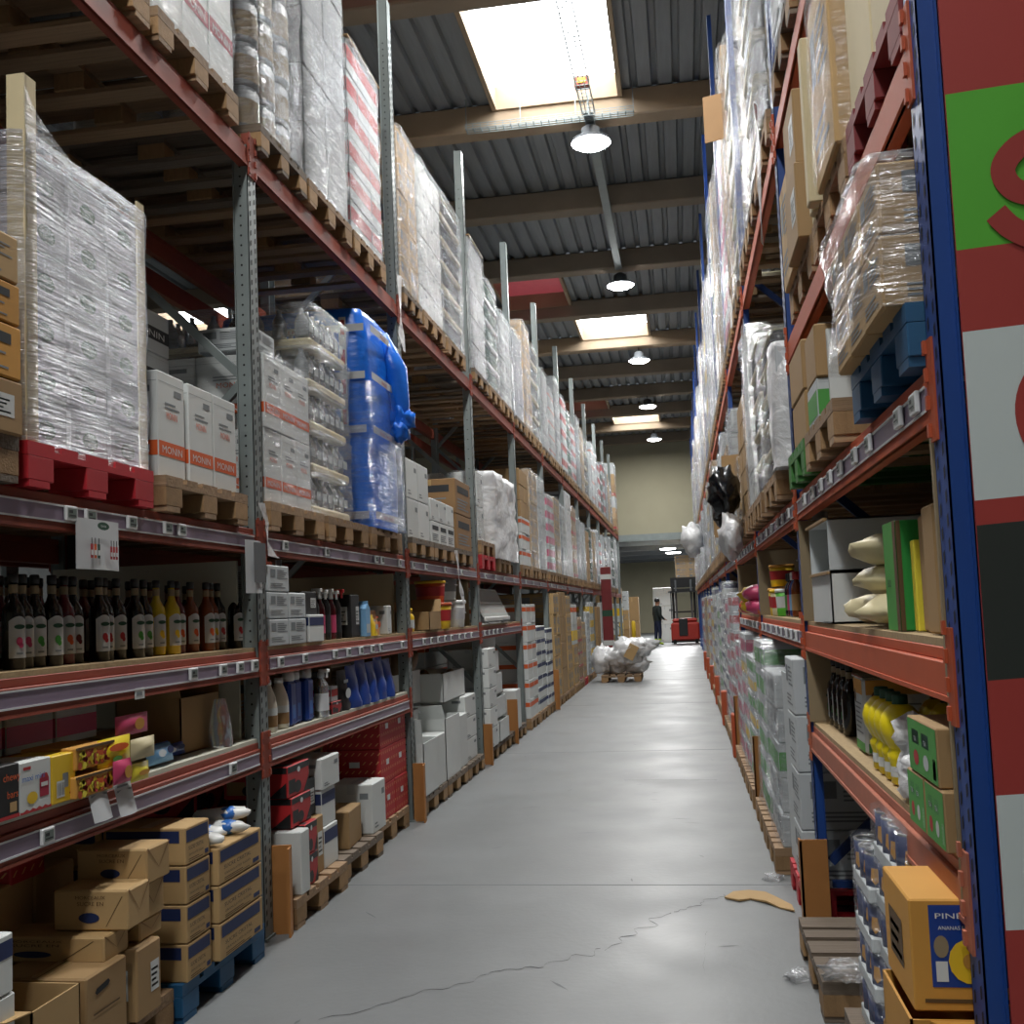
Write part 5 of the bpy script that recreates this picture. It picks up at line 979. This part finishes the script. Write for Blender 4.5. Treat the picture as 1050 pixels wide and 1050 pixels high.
# --- middle shelf, second and third bays
for k,(y,c,l,h,tx) in enumerate(((7.2,'yellow','ochre',.18,'yellow'),(7.05,'cream','yellow',.17,'cream'))): tub(XI+.12,y,Q2,.09,h,c,l,'%s tub on the middle right shelf of the second bay'%tx)
tub(XI+.12,7.15,Q2+.19,.08,.14,'yellow','ochre','yellow jar standing on the tubs in the second right bay'); tub(XI+.12,6.9,Q2,.07,.17,'limegreen','capwhite','green and white tub in the second right bay',band='white')
for k in range(4): spray(XI+.12,6.3+.13*k,Q2,('amberglass','bluedeep','wine','bottleglass')[k],('red','capwhite','black','black')[k],'%s bottle on the middle right shelf of the second bay'%('amber','blue','dark red','black')[k],h=.26,r=.04,kind='cap',lab=('kraft','skyblue','pink','greenprint')[k])
b=MB(); b.box(-.2,.2,-.2,.2,0,.012,'black'); b.bar((-.18,-.18,0),(-.18,-.18,-.3),.02,.02,'orange'); b.bar((-.18,.18,0),(-.18,.18,-.3),.02,.02,'black'); b.bar((.18,.18,0),(.18,.18,-.3),.02,.02,'black'); b.bar((.18,-.18,0),(.18,-.18,-.3),.02,.02,'black'); thing('small_stand','small black stand among the bottles of the second right bay','stand',(XI+.28,5.65,Q2+.3),me=b.mesh('small_stand'))
b=MB(); b.lathe([(.08,0),(.09,.02),(.09,.14),(.06,.19),(.04,.2),(.04,.235)],'frost',14); thing('glass_jar','big clear jar standing on the small black stand','jar',(XI+.2,5.72,Q2+.312),me=b.mesh('glass_jar')); b=MB(); b.lathe([(.06,0),(.07,.02),(.07,.12),(.04,.15),(.04,.18)],'blackgloss',12); thing('glass_jar','dark jar behind the big clear jar','jar',(XI+.38,5.6,Q2+.312),me=b.mesh('glass_jar'))
rr=random.Random(5)
for k in range(9): 
    b=MB(); blob(b,(0,0,.06),(.13,.11,.065),('pink','cream','yellow','white2','red','ochre')[k%6],k,14,8,.35,2.2,.1); thing('snack_bag','%s crumpled bag in the heap on the middle shelf of the third right bay'%('pink','cream','yellow','white','red','ochre','pink upper','cream upper','yellow upper')[k],'bag',(XI+.05+.12*(k%2),8.25+.24*(k%6),Q2+(.1 if k>5 else 0)),rr.uniform(0,3),'snack bags on the middle right shelf',b.mesh('snack_bag'))
# --- lower shelf, nearest bay
for k,(y0,y1,z) in enumerate(((2.43,2.61,Q3),(2.62,2.8,Q3),(2.46,2.76,Q3+.132))):
    cface('R',y0,y1,z,.13,'green','small green printed carton at the near end of the lower right shelf, %s'%('near lower one','far lower one','wide upper one')[k],w=.3,proud=.0,group='small green cartons')
LM=None
def lemon(x,y,z,label):
    global LM
    if LM is None:
        b=MB(); b.lathe([(.03,0),(.038,.006),(.038,.06),(.043,.075),(.045,.09),(.036,.104),(.046,.12),(.06,.15),(.063,.178),(.055,.205),(.036,.228),(.022,.236)],'lemon',18); a=b.mesh('bottle_body')
        b=MB(); b.lathe([(.023,.228),(.023,.26),(.02,.264)],'greendark',14); c=b.mesh('screw_cap'); b=MB(); b.lathe([(.0386,.025),(.0386,.055)],'white',18,cap=False); LM=(a,c,b.mesh('wrap_label'))
    t=thing('lemon_bottle',label,'bottle',(x,y,z),0,'lemon juice bottles on the lower right shelf')
    for n,m in zip(('bottle_body','screw_cap','wrap_label'),LM): link(n,m,t)
for k in range(4): lemon(XI+.09,3.32+.1*k,Q3,'yellow lemon-shaped bottle, front row of the lower right shelf, %s from the camera'%ORD[k])
for k in range(4): lemon(XI+.23,3.05+.14*k,Q3,'yellow lemon-shaped bottle, back row of the lower right shelf, %s from the camera'%ORD[k])
b=MB(); blob(b,(0,0,.07),(.08,.15,.09),'film_cloud',3,26,16,.6,3.2,.1); blob(b,(-.02,.1,.16),(.05,.08,.06),'film_cloud',6,18,12,.6,3.2); thing('film_bundle','crumpled clear film between the green cartons and the lemon bottles','plastic film',(XI+.11,3.04,Q3),me=b.mesh('film_bundle'))
b=MB(); b.box(-.12,.12,-.1,.1,0,.27,'white2',.012); F_=faces(b,-.12,.12,-.1,.1,0,.27)
for s,W in (('-x',.2),('-y',.24)): f=F_[s]; f.rect(.01,W-.01,.21,.262,'ochre'); f.rect(.01,W-.01,.008,.04,'greenprint'); lines(f,W,.27,.03,W-.03,.07,.19,7,'inkgrey',.35); f.oval(W*.2,.2,.02,.025,'inkbrown')
b.box(-.125,.125,-.105,.105,.265,.275,'tin',.004); thing('oil_tin','large white rectangular tin with yellow top and green foot bands on the lower right shelf','tin',(XI+.2,4.03,Q3),me=b.mesh('oil_tin'))
for k in range(4): bottle(XI+.12,4.5+.14*k,Q3,'bottleglass','greenprint','dark oil bottle with a green label on the lower right shelf, %s from the camera'%ORD[k],h=.29,r=.035,group='oil bottles on the lower right shelf',face=PI-.5)
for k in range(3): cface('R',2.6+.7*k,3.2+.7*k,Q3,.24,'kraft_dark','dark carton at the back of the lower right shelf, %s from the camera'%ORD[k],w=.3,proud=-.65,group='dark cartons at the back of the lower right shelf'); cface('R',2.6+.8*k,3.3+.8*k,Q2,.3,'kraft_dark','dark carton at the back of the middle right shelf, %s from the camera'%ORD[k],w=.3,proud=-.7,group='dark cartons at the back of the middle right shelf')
# --- floor, nearest bay
pallet(XI+.49,4.4,0,'empty weathered wooden pallet on the floor below the lower right shelf','woodgrey','woodgrey',rz=PI)
pallet(XI+.53,3.36,0,'wooden pallet under the can trays at the right','woodgrey','woodgrey',rz=PI)
def cantray(x,y,z,nx,ny,label,h=.14,r=.05):
    t=thing('can_tray',label,'can tray',(x,y,z),0,'film-wrapped can trays'); w,d=nx*r*2.04,ny*r*2.04; b=MB(); b.box(-w/2,w/2,-d/2,d/2,0,.045,'white2',.004); link('tray',b.mesh('tray'),t); b=MB(); b.lathe([(r,.004),(r,h-.004)],'navy',16); b.lathe([(r*1.01,.0),(r*1.01,.006)],'tin',16); b.lathe([(r*1.01,h-.006),(r*1.01,h),(r*.92,h),(r*.92,h-.004)],'tin',16)
    for a in (-2.2,-1.2,2.6): b.add([((r+.001)*math.cos(a+u),(r+.001)*math.sin(a+u),h*v) for u,v in ((-.3,.45),(0,.35),(.3,.45),(.2,.7),(-.2,.7))],[(0,1,2,3,4)],'ochre' if a<2 else 'redprint')
    m=b.mesh('can')
    for i in range(nx):
        for j in range(ny): link('can',m,t,(-w/2+(i+.5)*w/nx,-d/2+(j+.5)*d/ny,.004),R.uniform(-.4,.4))
    link('shrink_film',film_mesh(w+.006,d+.006,h+.006,'film_thin',z*7+y,.012,skirt=.0,nu=40,nv=6),t)
for k in range(5):
    cantray(XI+.15,3.17,PH+.146*k,3,4,'wrapped tray of navy cans, near stack under the lower shelf, %s from bottom'%ORD[k]); 
    if k<4: cantray(XI+.13,3.54,PH+.146*k,3,3,'wrapped tray of navy cans, far stack under the lower shelf, %s from bottom'%ORD[k])
    cantray(XI+.5,3.17,PH+.146*k,3,4,'film-wrapped tray of navy cans standing behind the near stack, %s from the bottom'%ORD[k])
tub(XI+.42,3.56,PH,.09,.2,'frost','grey','clear lidded bucket standing behind the can trays','bucket',band=None)
def st_fruit(b,w,d,h):
    b.box(-w/2,w/2,-d/2,d/2,0,h,'ochre',.004); F_=sides(b,w,d,h); F_['+z'].rect(w/2-.03,w/2+.03,.004,d-.004,'tape')
    for s,W in (('-y',w),('+y',w)):
        f=F_[s]; f.rect(W*.09,W*.62,h*.22,h*.95,'bluedeep'); f.text('PINEAPPLE',W*.27,h*.83,h*.07,'white',.002,width=W*.3); f.text('ANANAS EN TRANCHES',W*.27,h*.73,h*.05,'white',.002,width=W*.28); f.oval(W*.27,h*.45,W*.1,h*.2,'yellow',.002); f.oval(W*.27,h*.45,W*.035,h*.07,'ochre',.003); f.rect(W*.11,W*.165,h*.27,h*.45,'white',.002); f.oval(W*.14,h*.58,W*.035,h*.1,'tan',.002)
        lines(f,W,h,W*.05,W*.7,h*.08,h*.16,1,'inkbrown')
    for s in ('-x','+x'): F_[s].rect(d*.2,d*.7,h*.25,h*.7,'inkbrown'); lines(F_[s],d,h,d*.25,d*.65,h*.3,h*.65,3,'ochre')
ST['fruit']=st_fruit
pallet(XI+.53,2.68,0,'wooden pallet under the ochre fruit cartons at the right bottom corner',rz=PI,w=.5)
cface('R',2.44,2.74,PH+.47,.235,'fruit','ochre carton with a navy fruit picture, topmost at the right bottom corner',w=.44,proud=.085)
for k in range(2): open_carton('R',2.42,2.74,PH+.235*k,.225,.44,'ochre','ochre carton with its flap open below the fruit picture carton, %s'%('lowest one','middle one')[k],proud=.1,flaps=(None,None,None,None))
for k in range(2):
    b=MB(); b.add([(-.0,.0,0),(.4,0,0),(.4,-.16,.02),(.05,-.17,.02),(-.0,.0,.004),(.4,0,.004),(.4,-.16,.024),(.05,-.17,.024)],[(3,2,1,0),(4,5,6,7),(0,1,5,4),(1,2,6,5),(2,3,7,6),(3,0,4,7)],'ochre'); o=thing('carton_flap','loose ochre carton flap jutting towards the camera at the right bottom corner, %s one'%('upper','lower')[k],'cardboard sheet',(XI-.06+.03*k,2.42,PH+.455-.17*k),me=b.mesh('carton_flap'))
b=MB(); blob(b,(0,0,.03),(.08,.06,.035),'film_loose',12,22,14,.7,3,.1); thing('film_scrap','crumpled clear film lying on the end of the empty weathered pallet','plastic film',(XI-.02,4.03,PH),me=b.mesh('film_scrap'))
b=MB(); blob(b,(0,0,.015),(.06,.05,.025),'film_loose',13,22,14,.8,3,.1); thing('film_scrap','small crumpled clear film on the floor beside the empty pallet','plastic film',(.39,4.45,0),me=b.mesh('film_scrap'))
b=MB(); blob(b,(0,0,.01),(.05,.035,.025),'film_loose',14,16,10,.8,3,.1); thing('film_scrap','tiny piece of clear film on the floor before the red plastic pallet','plastic film',(.41,6.0,0),me=b.mesh('film_scrap'))
pts=[at(x,y,z=0) for x,y in ((743,922),(752,916),(768,915),(785,917),(796,921),(812,930),(815,936),(800,932),(786,927),(770,923),(758,925))]; c=sum((p for p in pts),Vector())/len(pts)
b=MB(); n=len(pts); b.add([(p.x-c.x,p.y-c.y,.004+.006*noise.noise((i*.8,1,2))) for i,p in enumerate(pts)]+[(p.x-c.x,p.y-c.y,.012+.008*noise.noise((i*.8,1,2))) for i,p in enumerate(pts)],[tuple(range(n))[::-1],tuple(range(n,2*n))]+[(i,(i+1)%n,n+(i+1)%n,n+i) for i in range(n)],'kraft2'); thing('cardboard_scrap','torn scrap of brown cardboard lying on the aisle floor','cardboard scrap',(c.x,c.y,0),me=b.mesh('cardboard_scrap'))
# --- floor, second bay on
guard(XI-.01,4.99,0,.43,'amber cardboard corner guard at the second blue upright',PI)
Rp(5.22,5.9,0,'red plastic pallet under the grey-white cartons at the second blue upright','redpallet','redpallet',proud=.04)
for k in range(4): cface('R',5.26,5.62,PH+.27*k,.267,'white_print','grey-white carton in the column behind the second blue upright, %s from bottom'%ORD[k],w=.5,proud=.03,group='grey-white cartons behind the second blue upright')
open_carton('R',5.64,5.98,PH,.98,.44,'white2','tall opened white carton behind the grey-white column',proud=.02,flaps=(None,None,None,None))
sr=[(6.1,6.85,['white_print','white_print','green_white'],.95,5,'white and green cartons'),(6.9,7.7,['green_white'],1.1,6,'green tins'),(8.0,8.8,['green_white','yellow_white','green_white','yellow_white'],.95,7,'green and yellow cartons'),(8.85,9.6,['pinkish','yellow_white','pinkish'],1.1,6,'pink and yellow cartons'),(9.7,10.5,'pinkish',1.0,6,'pink cartons'),(10.8,11.6,['red_white'],1.45,8,'red and white tins'),(11.7,12.5,['pinkish'],1.4,8,'pink and white cartons'),(12.55,13.3,['blue_white'],1.6,9,'white and blue boxes'),(13.6,14.4,['blue_white'],1.5,8,'blue and white boxes'),(14.5,15.3,['green_white'],1.3,7,'green boxes'),(15.4,16.1,'white_print',1.5,6,'pale cartons'),(16.5,17.4,'blue_white',1.6,6,'blue and white boxes'),(17.6,18.9,'yellow_white',1.4,6,'yellow boxes'),(19.25,20.4,'red_white',1.5,6,'red boxes'),(20.5,21.7,'yellow_white',1.5,6,'yellow boxes'),(22.6,24.5,'kraft2',1.5,5,'brown cartons'),(24.9,27.3,'red_white',1.5,5,'red and white cartons')]
for n,(y0,y1,s,h,nz,tx) in enumerate(sr):
    Rp(y0,min(y1,y0+.82),0,'wooden pallet on the right floor beyond the red plastic pallet, %s of the row'%ORD[n],full=y0<12,proud=.1)
    load('R',y0,y1,PH,h,s,2 if y0<11 else 1,3 if y0<11 else 2,nz,'stack of %s on right floor, %s beyond red plastic pallet'%(tx,ORD[n]),'carton stack',film='film',proud=.05,group='floor stacks on the right',amp=.03)
guard(XI-.03,7.82,0,.55,'amber cardboard corner guard at the third blue upright',PI); guard(XI-.03,10.62,0,.6,'amber cardboard corner guard at the fourth blue upright',PI)
for i in range(3,9):
    b=MB(); b.box(-.09,.0,-.09,.09,0,.42,'orange_bright',.01); thing('post_guard','orange steel post guard at the foot of the right rack, %s from the camera'%ORD[i-3],'post guard',(XI-.03,ur(i+1)-.0,0),me=b.mesh('post_guard'))
# ------------------------------------------------------------------ the banner on the end of the right rack
t=thing('advertising_banner','large red, green, white and black banded banner with cut-off red letters','banner',(XR+.04,2.25,.05)); b=MB(); Z0=.05
bands=[(.0,.84,'bannerred'),(.84,1.10,'bannerwhite'),(1.10,1.325,'bannerred'),(1.325,1.635,'bannerblack'),(1.635,1.685,'bannerred'),(1.685,2.03,'bannerwhite'),(2.03,2.2,'bannerred'),(2.2,2.53,'limegreen'),(2.53,3.9,'bannerred')]
def wv(z,x): return z+(.012*math.sin(x*4.5) if .5<z<3.5 else 0)-Z0
n=20;W=1.15
for z0,z1,m in bands:
    V=[];
    for i in range(n+1):
        x=W*i/n; V+=[(x,0,wv(z0,x)+ (Z0 if z0==0 else 0)),(x,0,wv(z1,x))]
    b.add(V,[(2*i,2*i+2,2*i+3,2*i+1) for i in range(n)],m)
b.box(0,W,.002,.008,0,3.85,'bannerred'); link('printed_sheet',b.mesh('printed_sheet'),t)
def ribbon(b,pts,w,m,y=-.003,closed=False):
    V=[];n=len(pts)
    for i,p in enumerate(pts):
        a=Vector(pts[i-1] if (i or closed) else p); c=Vector(pts[(i+1)%n] if (i<n-1 or closed) else p); d=(c-a).normalized(); q=Vector((-d.y,d.x))*w/2; p=Vector(p); V+=[(p.x-q.x,y,p.y-q.y),(p.x+q.x,y,p.y+q.y)]
    b.add(V,[(2*i,2*((i+1)%n),2*((i+1)%n)+1,2*i+1) for i in range(n if closed else n-1)],m)
def smooth(P,k=8):
    o=[]
    for i in range(len(P)-1):
        p0,p1,p2,p3=[Vector(P[max(0,min(len(P)-1,i+j))]) for j in (-1,0,1,2)]
        for s in range(k): u=s/k; o.append(tuple(.5*((2*p1)+(p2-p0)*u+(2*p0-5*p1+4*p2-p3)*u*u+(3*p1-p0-3*p2+p3)*u**3)))
    return o+[P[-1]]
ox,oz=XR+.04,Z0
S=[(.86,2.40),(.79,2.425),(.725,2.405),(.69,2.36),(.71,2.315),(.77,2.295),(.83,2.28),(.85,2.245),(.82,2.215),(.75,2.21),(.70,2.235),(.67,2.27)]
b=MB(); ribbon(b,smooth([(x-ox,z-oz) for x,z in S]),.048,'bannerred'); link('letter',b.mesh('letter'),t)
for cx,cz,r in ((.79,1.855,.1),(.81,1.5,.115)):
    b=MB(); ribbon(b,[(cx-ox+r*.82*math.cos(2*PI*i/40),cz-oz+r*math.sin(2*PI*i/40)) for i in range(40)],.06,'bannerred',-.003,True); link('letter',b.mesh('letter'),t)
# ================================================================== THE FAR END
# pallet with a heap of film in the aisle
pallet(-1.3,22.2,0,'low wooden pallet standing in the aisle under a heap of film',rz=PI/2)
t=thing('film_heap','big heap of crumpled clear film with a carton on the aisle pallet','film heap',(-1.3,22.2,PH)); b=MB(); rr=random.Random(3)
for k in range(9): blob(b,(rr.uniform(-.25,.35)*1.1,rr.uniform(-.25,.25),.19+.2*(k%3)*.8),(.28,.24,.19),'film_cloud',k,18,11,.6,3,.05)
blob(b,(-.4,-.1,.3),(.22,.26,.28),'film_cloud',31,18,11,.6,3,.05); link('crumpled_film',b.mesh('crumpled_film'),t); b=MB(); b.T=Matrix.Translation((.15,-.42,.32))@Matrix.Rotation(.5,4,'Y'); b.box(-.1,.1,-.08,.08,0,.3,'kraft2'); link('carton',b.mesh('carton'),t)
# person
def person(loc,rz):
    J={'pel':(0,0,.95,.15),'sp':(0,0,1.12,.17),'ch':(0,.0,1.32,.2),'nk':(0,.01,1.5,.065),'hd':(0,.03,1.64,.1),'ht':(0,.02,1.74,.085)}
    for s,n in ((-1,'l'),(1,'r')):
        J.update({'hip'+n:(s*.1,0,.9,.105),'kn'+n:(s*.11,.03*s,.5,.075),'an'+n:(s*.12,.02*s-.03,.1,.055),'to'+n:(s*.13,.13+.02*s,.05,.045),'sh'+n:(s*.19,0,1.43,.1),'el'+n:(s*.25,-.02,1.15,.075),'wr'+n:(s*.22,.16,1.0,.04),'hn'+n:(s*.2,.23,.98,.035)})
    E_=[('pel','sp'),('sp','ch'),('ch','nk'),('nk','hd'),('hd','ht')]+[(a+n,c+n) for n in 'lr' for a,c in (('hip','kn'),('kn','an'),('an','to'),('sh','el'),('el','wr'),('wr','hn'))]+[('pel','hipl'),('pel','hipr'),('ch','shl'),('ch','shr')]
    K=list(J); me=bpy.data.meshes.new('person'); me.from_pydata([J[k][:3] for k in K],[(K.index(a),K.index(c)) for a,c in E_],[]); o=bpy.data.objects.new('tmp',me); COL.objects.link(o)
    o.modifiers.new('s','SKIN'); sub=o.modifiers.new('u','SUBSURF'); sub.levels=2
    for i,k in enumerate(K): me.skin_vertices[0].data[i].radius=(J[k][3],)*2; me.skin_vertices[0].data[i].use_root=(k=='pel')
    dg=bpy.context.evaluated_depsgraph_get(); m2=bpy.data.meshes.new_from_object(o.evaluated_get(dg)); bpy.data.objects.remove(o)
    m2.materials.clear()
    for n in ('skin','jacket','trousers','hivis','black'): m2.materials.append(MATS[n])
    for p in m2.polygons:
        x,y,z=p.center; k=1
        if z>1.52: k=0
        elif z<.06: k=4
        elif z<.26: k=3
        elif z<.93: k=2
        if abs(x)>.14 and y>.17 and z<1.06 and z>.9: k=0
        p.material_index=k; p.use_smooth=True
    t=thing('person','person in a dark jacket, navy trousers and bright yellow-green boots standing beside the red forklift','person',loc,rz); link('body',m2,t)
    b=MB(); b.lathe([(.098,1.66),(.106,1.7),(.1,1.75),(.07,1.79),(.02,1.81)],'black',16,(0,.01,0)); link('hair',b.mesh('hair'),t)
    b=MB(); b.lathe([(.012,-.01),(.016,.005),(.006,.02)],'skin',8,(0,.13,1.63)); [b.lathe([(.004,-.008),(.01,0),(.004,.008)],'black',6,(s*.035,.118,1.665)) for s in (-1,1)]; b.box(-.022,.022,.112,.124,1.575,1.583,'redprint'); [b.box(s*.1-.008,s*.1+.008,.0,.03,1.61,1.67,'skin',.005) for s in (-1,1)]; link('face',b.mesh('face'),t)
    for s in (-1,1):
        b=MB()
        for i in range(4): b.tube([(s*.2+(i-1.5)*.016,.24,.975),(s*.2+(i-1.5)*.017,.275+.006*(i in(1,2)),.965),(s*.2+(i-1.5)*.017,.285,.94)],[.008,.0075,.006],'skin')
        b.tube([(s*.17,.21,.975),(s*.155,.24,.965),(s*.155,.26,.955)],[.009,.009,.007],'skin'); link('fingers',b.mesh('fingers'),t)
person((-.98,41.0,0),-1.1)
# forklift
t=thing('forklift','small red electric forklift with a raised black mast at the far end of the aisle','forklift',(.05,42.6,0)); b=MB()
b.box(-.55,.55,-.55,.2,.12,.82,'forkred',.06); b.box(-.5,.5,-.5,.15,.82,.98,'forkred',.08); b.box(-.24,.1,-.57,-.5,.3,.98,'black',.02); b.box(-.55,.55,-.5,.2,.04,.14,'black',.02); link('chassis',b.mesh('chassis'),t)
for s in (-1,1):
    b=MB(); b.box(s*.42-.05,s*.42+.05,.2,.34,.08,2.35,'black',.01); b.box(s*.3-.04,s*.3+.04,.22,.32,.3,2.5,'grey2',.01); link('mast_rail',b.mesh('mast_rail'),t)
for x in (-.42,.42):
    for y in (-.4,.5): b=MB(); b.T=Matrix.Translation((x,y,.14))@Matrix.Rotation(PI/2,4,'Y'); b.lathe([(.1,-.05),(.14,-.05),(.14,.05),(.1,.05)],'rubber',16); link('wheel',b.mesh('wheel'),t)
b=MB(); b.box(-.42,.42,.24,.3,2.05,2.15,'black'); b.box(-.42,.42,.24,.3,1.2,1.26,'black'); b.box(-.5,.5,.33,.37,2.2,2.6,'black'); link('carriage',b.mesh('carriage'),t)
for s in (-1,1): b=MB(); b.box(s*.25-.05,s*.25+.05,.36,1.4,2.28,2.33,'grey2'); link('fork',b.mesh('fork'),t)
b=MB(); b.bar((-.5,-.45,.98),(-.5,-.2,2.0),.04,.04,'black'); b.bar((.5,-.45,.98),(.5,-.2,2.0),.04,.04,'black'); b.box(-.52,.52,-.3,.22,2.0,2.05,'black'); link('overhead_guard',b.mesh('overhead_guard'),t)
pallet(.28,43.6,2.34,'wooden pallet carried high on the forklift forks',rz=PI/2)
load('R',42.2,43.3,2.34+PH,1.0,'kraft2',2,2,4,'pale brown cartons on the pallet raised by the forklift',film='film_thin',proud=.85,dep=1.0).location=(.28,43.6,2.34+PH)
# things around the far opening
def box_at(x,y,z,w,d,h,st,label,cat='carton'): return carton(x,y,z,w,d,h,st,label,cat=cat)
for k in range(2): box_at(-1.95,41.9,.95*k,.5,.6,.94,'kraft','tall brown carton standing at the far opening left of the person, %s'%('lower one','upper one')[k])
for k in range(3): box_at(-.75,44.6,.75*k,.9,.7,.74,'white_tiny','white carton in the column behind the person, %s from the bottom'%ORD[k])
for k in range(4): box_at(1.3,43.6,.6*k,.8,.7,.59,('yellow_white','blue_white','yellow_white','white_tiny')[k],'coloured carton in the column right of the forklift, %s from the bottom'%ORD[k])
for k in range(2): b=MB(); b.lathe([(.07,0),(.07,.95),(.04,1.0)],'yellow',12); thing('bollard','yellow bollard at the far left rack end, %s'%('nearer one','farther one')[k],'bollard',(-2.15+.35*k,37.2+1.6*k,0),me=b.mesh('bollard'))
b=MB(); b.box(-.12,.12,-.12,.12,0,2.5,'redworn',.01); [b.box(-.122,.122,-.122,.122,z,z+.12,'white') for z in (.6,2.2)]; b.box(-.122,.122,-.122,.122,1.3,1.45,'greendark'); thing('red_pillar','red post with white and green bands standing at the left rack far down the aisle','post',(XL+.2,26.0,0),me=b.mesh('red_pillar'))
b=MB(); [b.box(-.5,.5,-.4,.4,.5*k,.5*k+.49,('kraft2','white2','kraft','yellow')[k%4],.01) for k in range(1)]
for k in range(4): box_at(-2.6,38.2,.55*k,.9,.8,.54,('kraft2','white_tiny','yellow_white','kraft')[k],'carton in the mixed column beyond the left rack end, %s from the bottom'%ORD[k])
for k in range(3): box_at(-2.35,39.9,.7*k,.7,.8,.69,('kraft','kraft2','white_print')[k],'carton in the column before the far left opening corner, %s from the bottom'%ORD[k])
Lp(34.65,35.45,ZT,'wooden pallet under the very tall stack ending the left top level',full=False)
load('L',34.6,35.5,ZT+PH,2.2,['brown_red','kraft2','white_print'],1,2,6,'very tall brown and white carton stack ending the left top level',film='film_thin',proud=.02)
b=MB(); blob(b,(0,0,.12),(.6,.35,.16),'film_cloud',3,20,12,.5,3,.05); thing('film_heap','flat heap of white film on the floor left of the person','film heap',(-1.55,40.4,0),me=b.mesh('film_heap'))
b=MB(); b.box(-.07,.07,-.5,.5,-.03,.03,'white'); thing('tube_lamp','white strip lamp on the low ceiling beyond the far opening','ceiling lamp',(.35,48.5,4.05),PI/2,me=b.mesh('tube_lamp'))
for (x,y) in ((-.3,48),(.3,53),(-.5,44.5)):  # nearest fixture is added, only to house a fill light
    b=MB(); b.lathe([(.02,-.05),(.3,-.04),(.34,0)],'roomlamp',18); b.lathe([(.35,0),(.3,.06)],'grey2',18); thing('round_ceiling_lamp','round lamp glowing on the low ceiling beyond the opening, %s'%('nearest, an added fill light' if y<46 else 'middle one' if y<50 else 'farthest one'),'ceiling lamp',(x,y,3.86),me=b.mesh('round_ceiling_lamp'))
for x,y in ((-.3,48),(.3,53),(-.5,44.5)):
    l=bpy.data.lights.new('room_light','AREA'); l.shape='DISK'; l.size=.6; l.energy=300; o=bpy.data.objects.new('room_light',l); COL.objects.link(o); o.location=(x,y,3.78)  # area lights added to brighten the room past the opening
# load rows of the rack behind the left one, seen through the gaps
for k in range(6):
    y=2.2+2.3*k
    if k==1: continue
    load('L',y,y+1.2,ZP+PH,1.1,('kraft_dark','white_print','kraft2')[k%3],1,2,4,'dim load in the rack behind the left one, %s from the camera'%ORD[k],film=None,proud=-1.5,dep=.9,group='loads behind the left rack')
    pallet(XL-1.9,y+.6,ZP,'wooden pallet in the rack behind the left one, %s from the camera'%ORD[k],full=False)
t=thing('storage_rack','dim orange and grey rack standing back to back behind the left rack','storage rack',(XL-1.28,2.1,0))
for z in (1.83,3.68,4.5):
    b=MB(); b.box(-.025,.025,0,13.9,z,z+.12,'orange'); link('rack_crossbeam',b.mesh('rack_crossbeam'),t)
for k in range(6):
    b=MB(); b.box(-.06,-.03,2.8*k-.05,2.8*k+.05,0,4.9,'steel'); link('rack_post',b.mesh('rack_post'),t)
# ------------------------------------------------------------------ light and picture
w=bpy.data.worlds.new('world'); SC.world=w; w.use_nodes=True; w.node_tree.nodes['Background'].inputs[0].default_value=(.5,.55,.6,1); w.node_tree.nodes['Background'].inputs[1].default_value=.15
vs=SC.view_settings; vs.view_transform='Standard'; vs.look='None'; vs.gamma=1; vs.use_curve_mapping=False; vs.exposure=0.4
SC.cycles.max_bounces=8; SC.cycles.transparent_max_bounces=14; SC.cycles.diffuse_bounces=4; SC.cycles.glossy_bounces=3; SC.cycles.use_denoising=True
SC.cycles.sample_clamp_indirect=6; SC.cycles.sample_clamp_direct=0; SC.cycles.caustics_reflective=False; SC.cycles.caustics_refractive=False
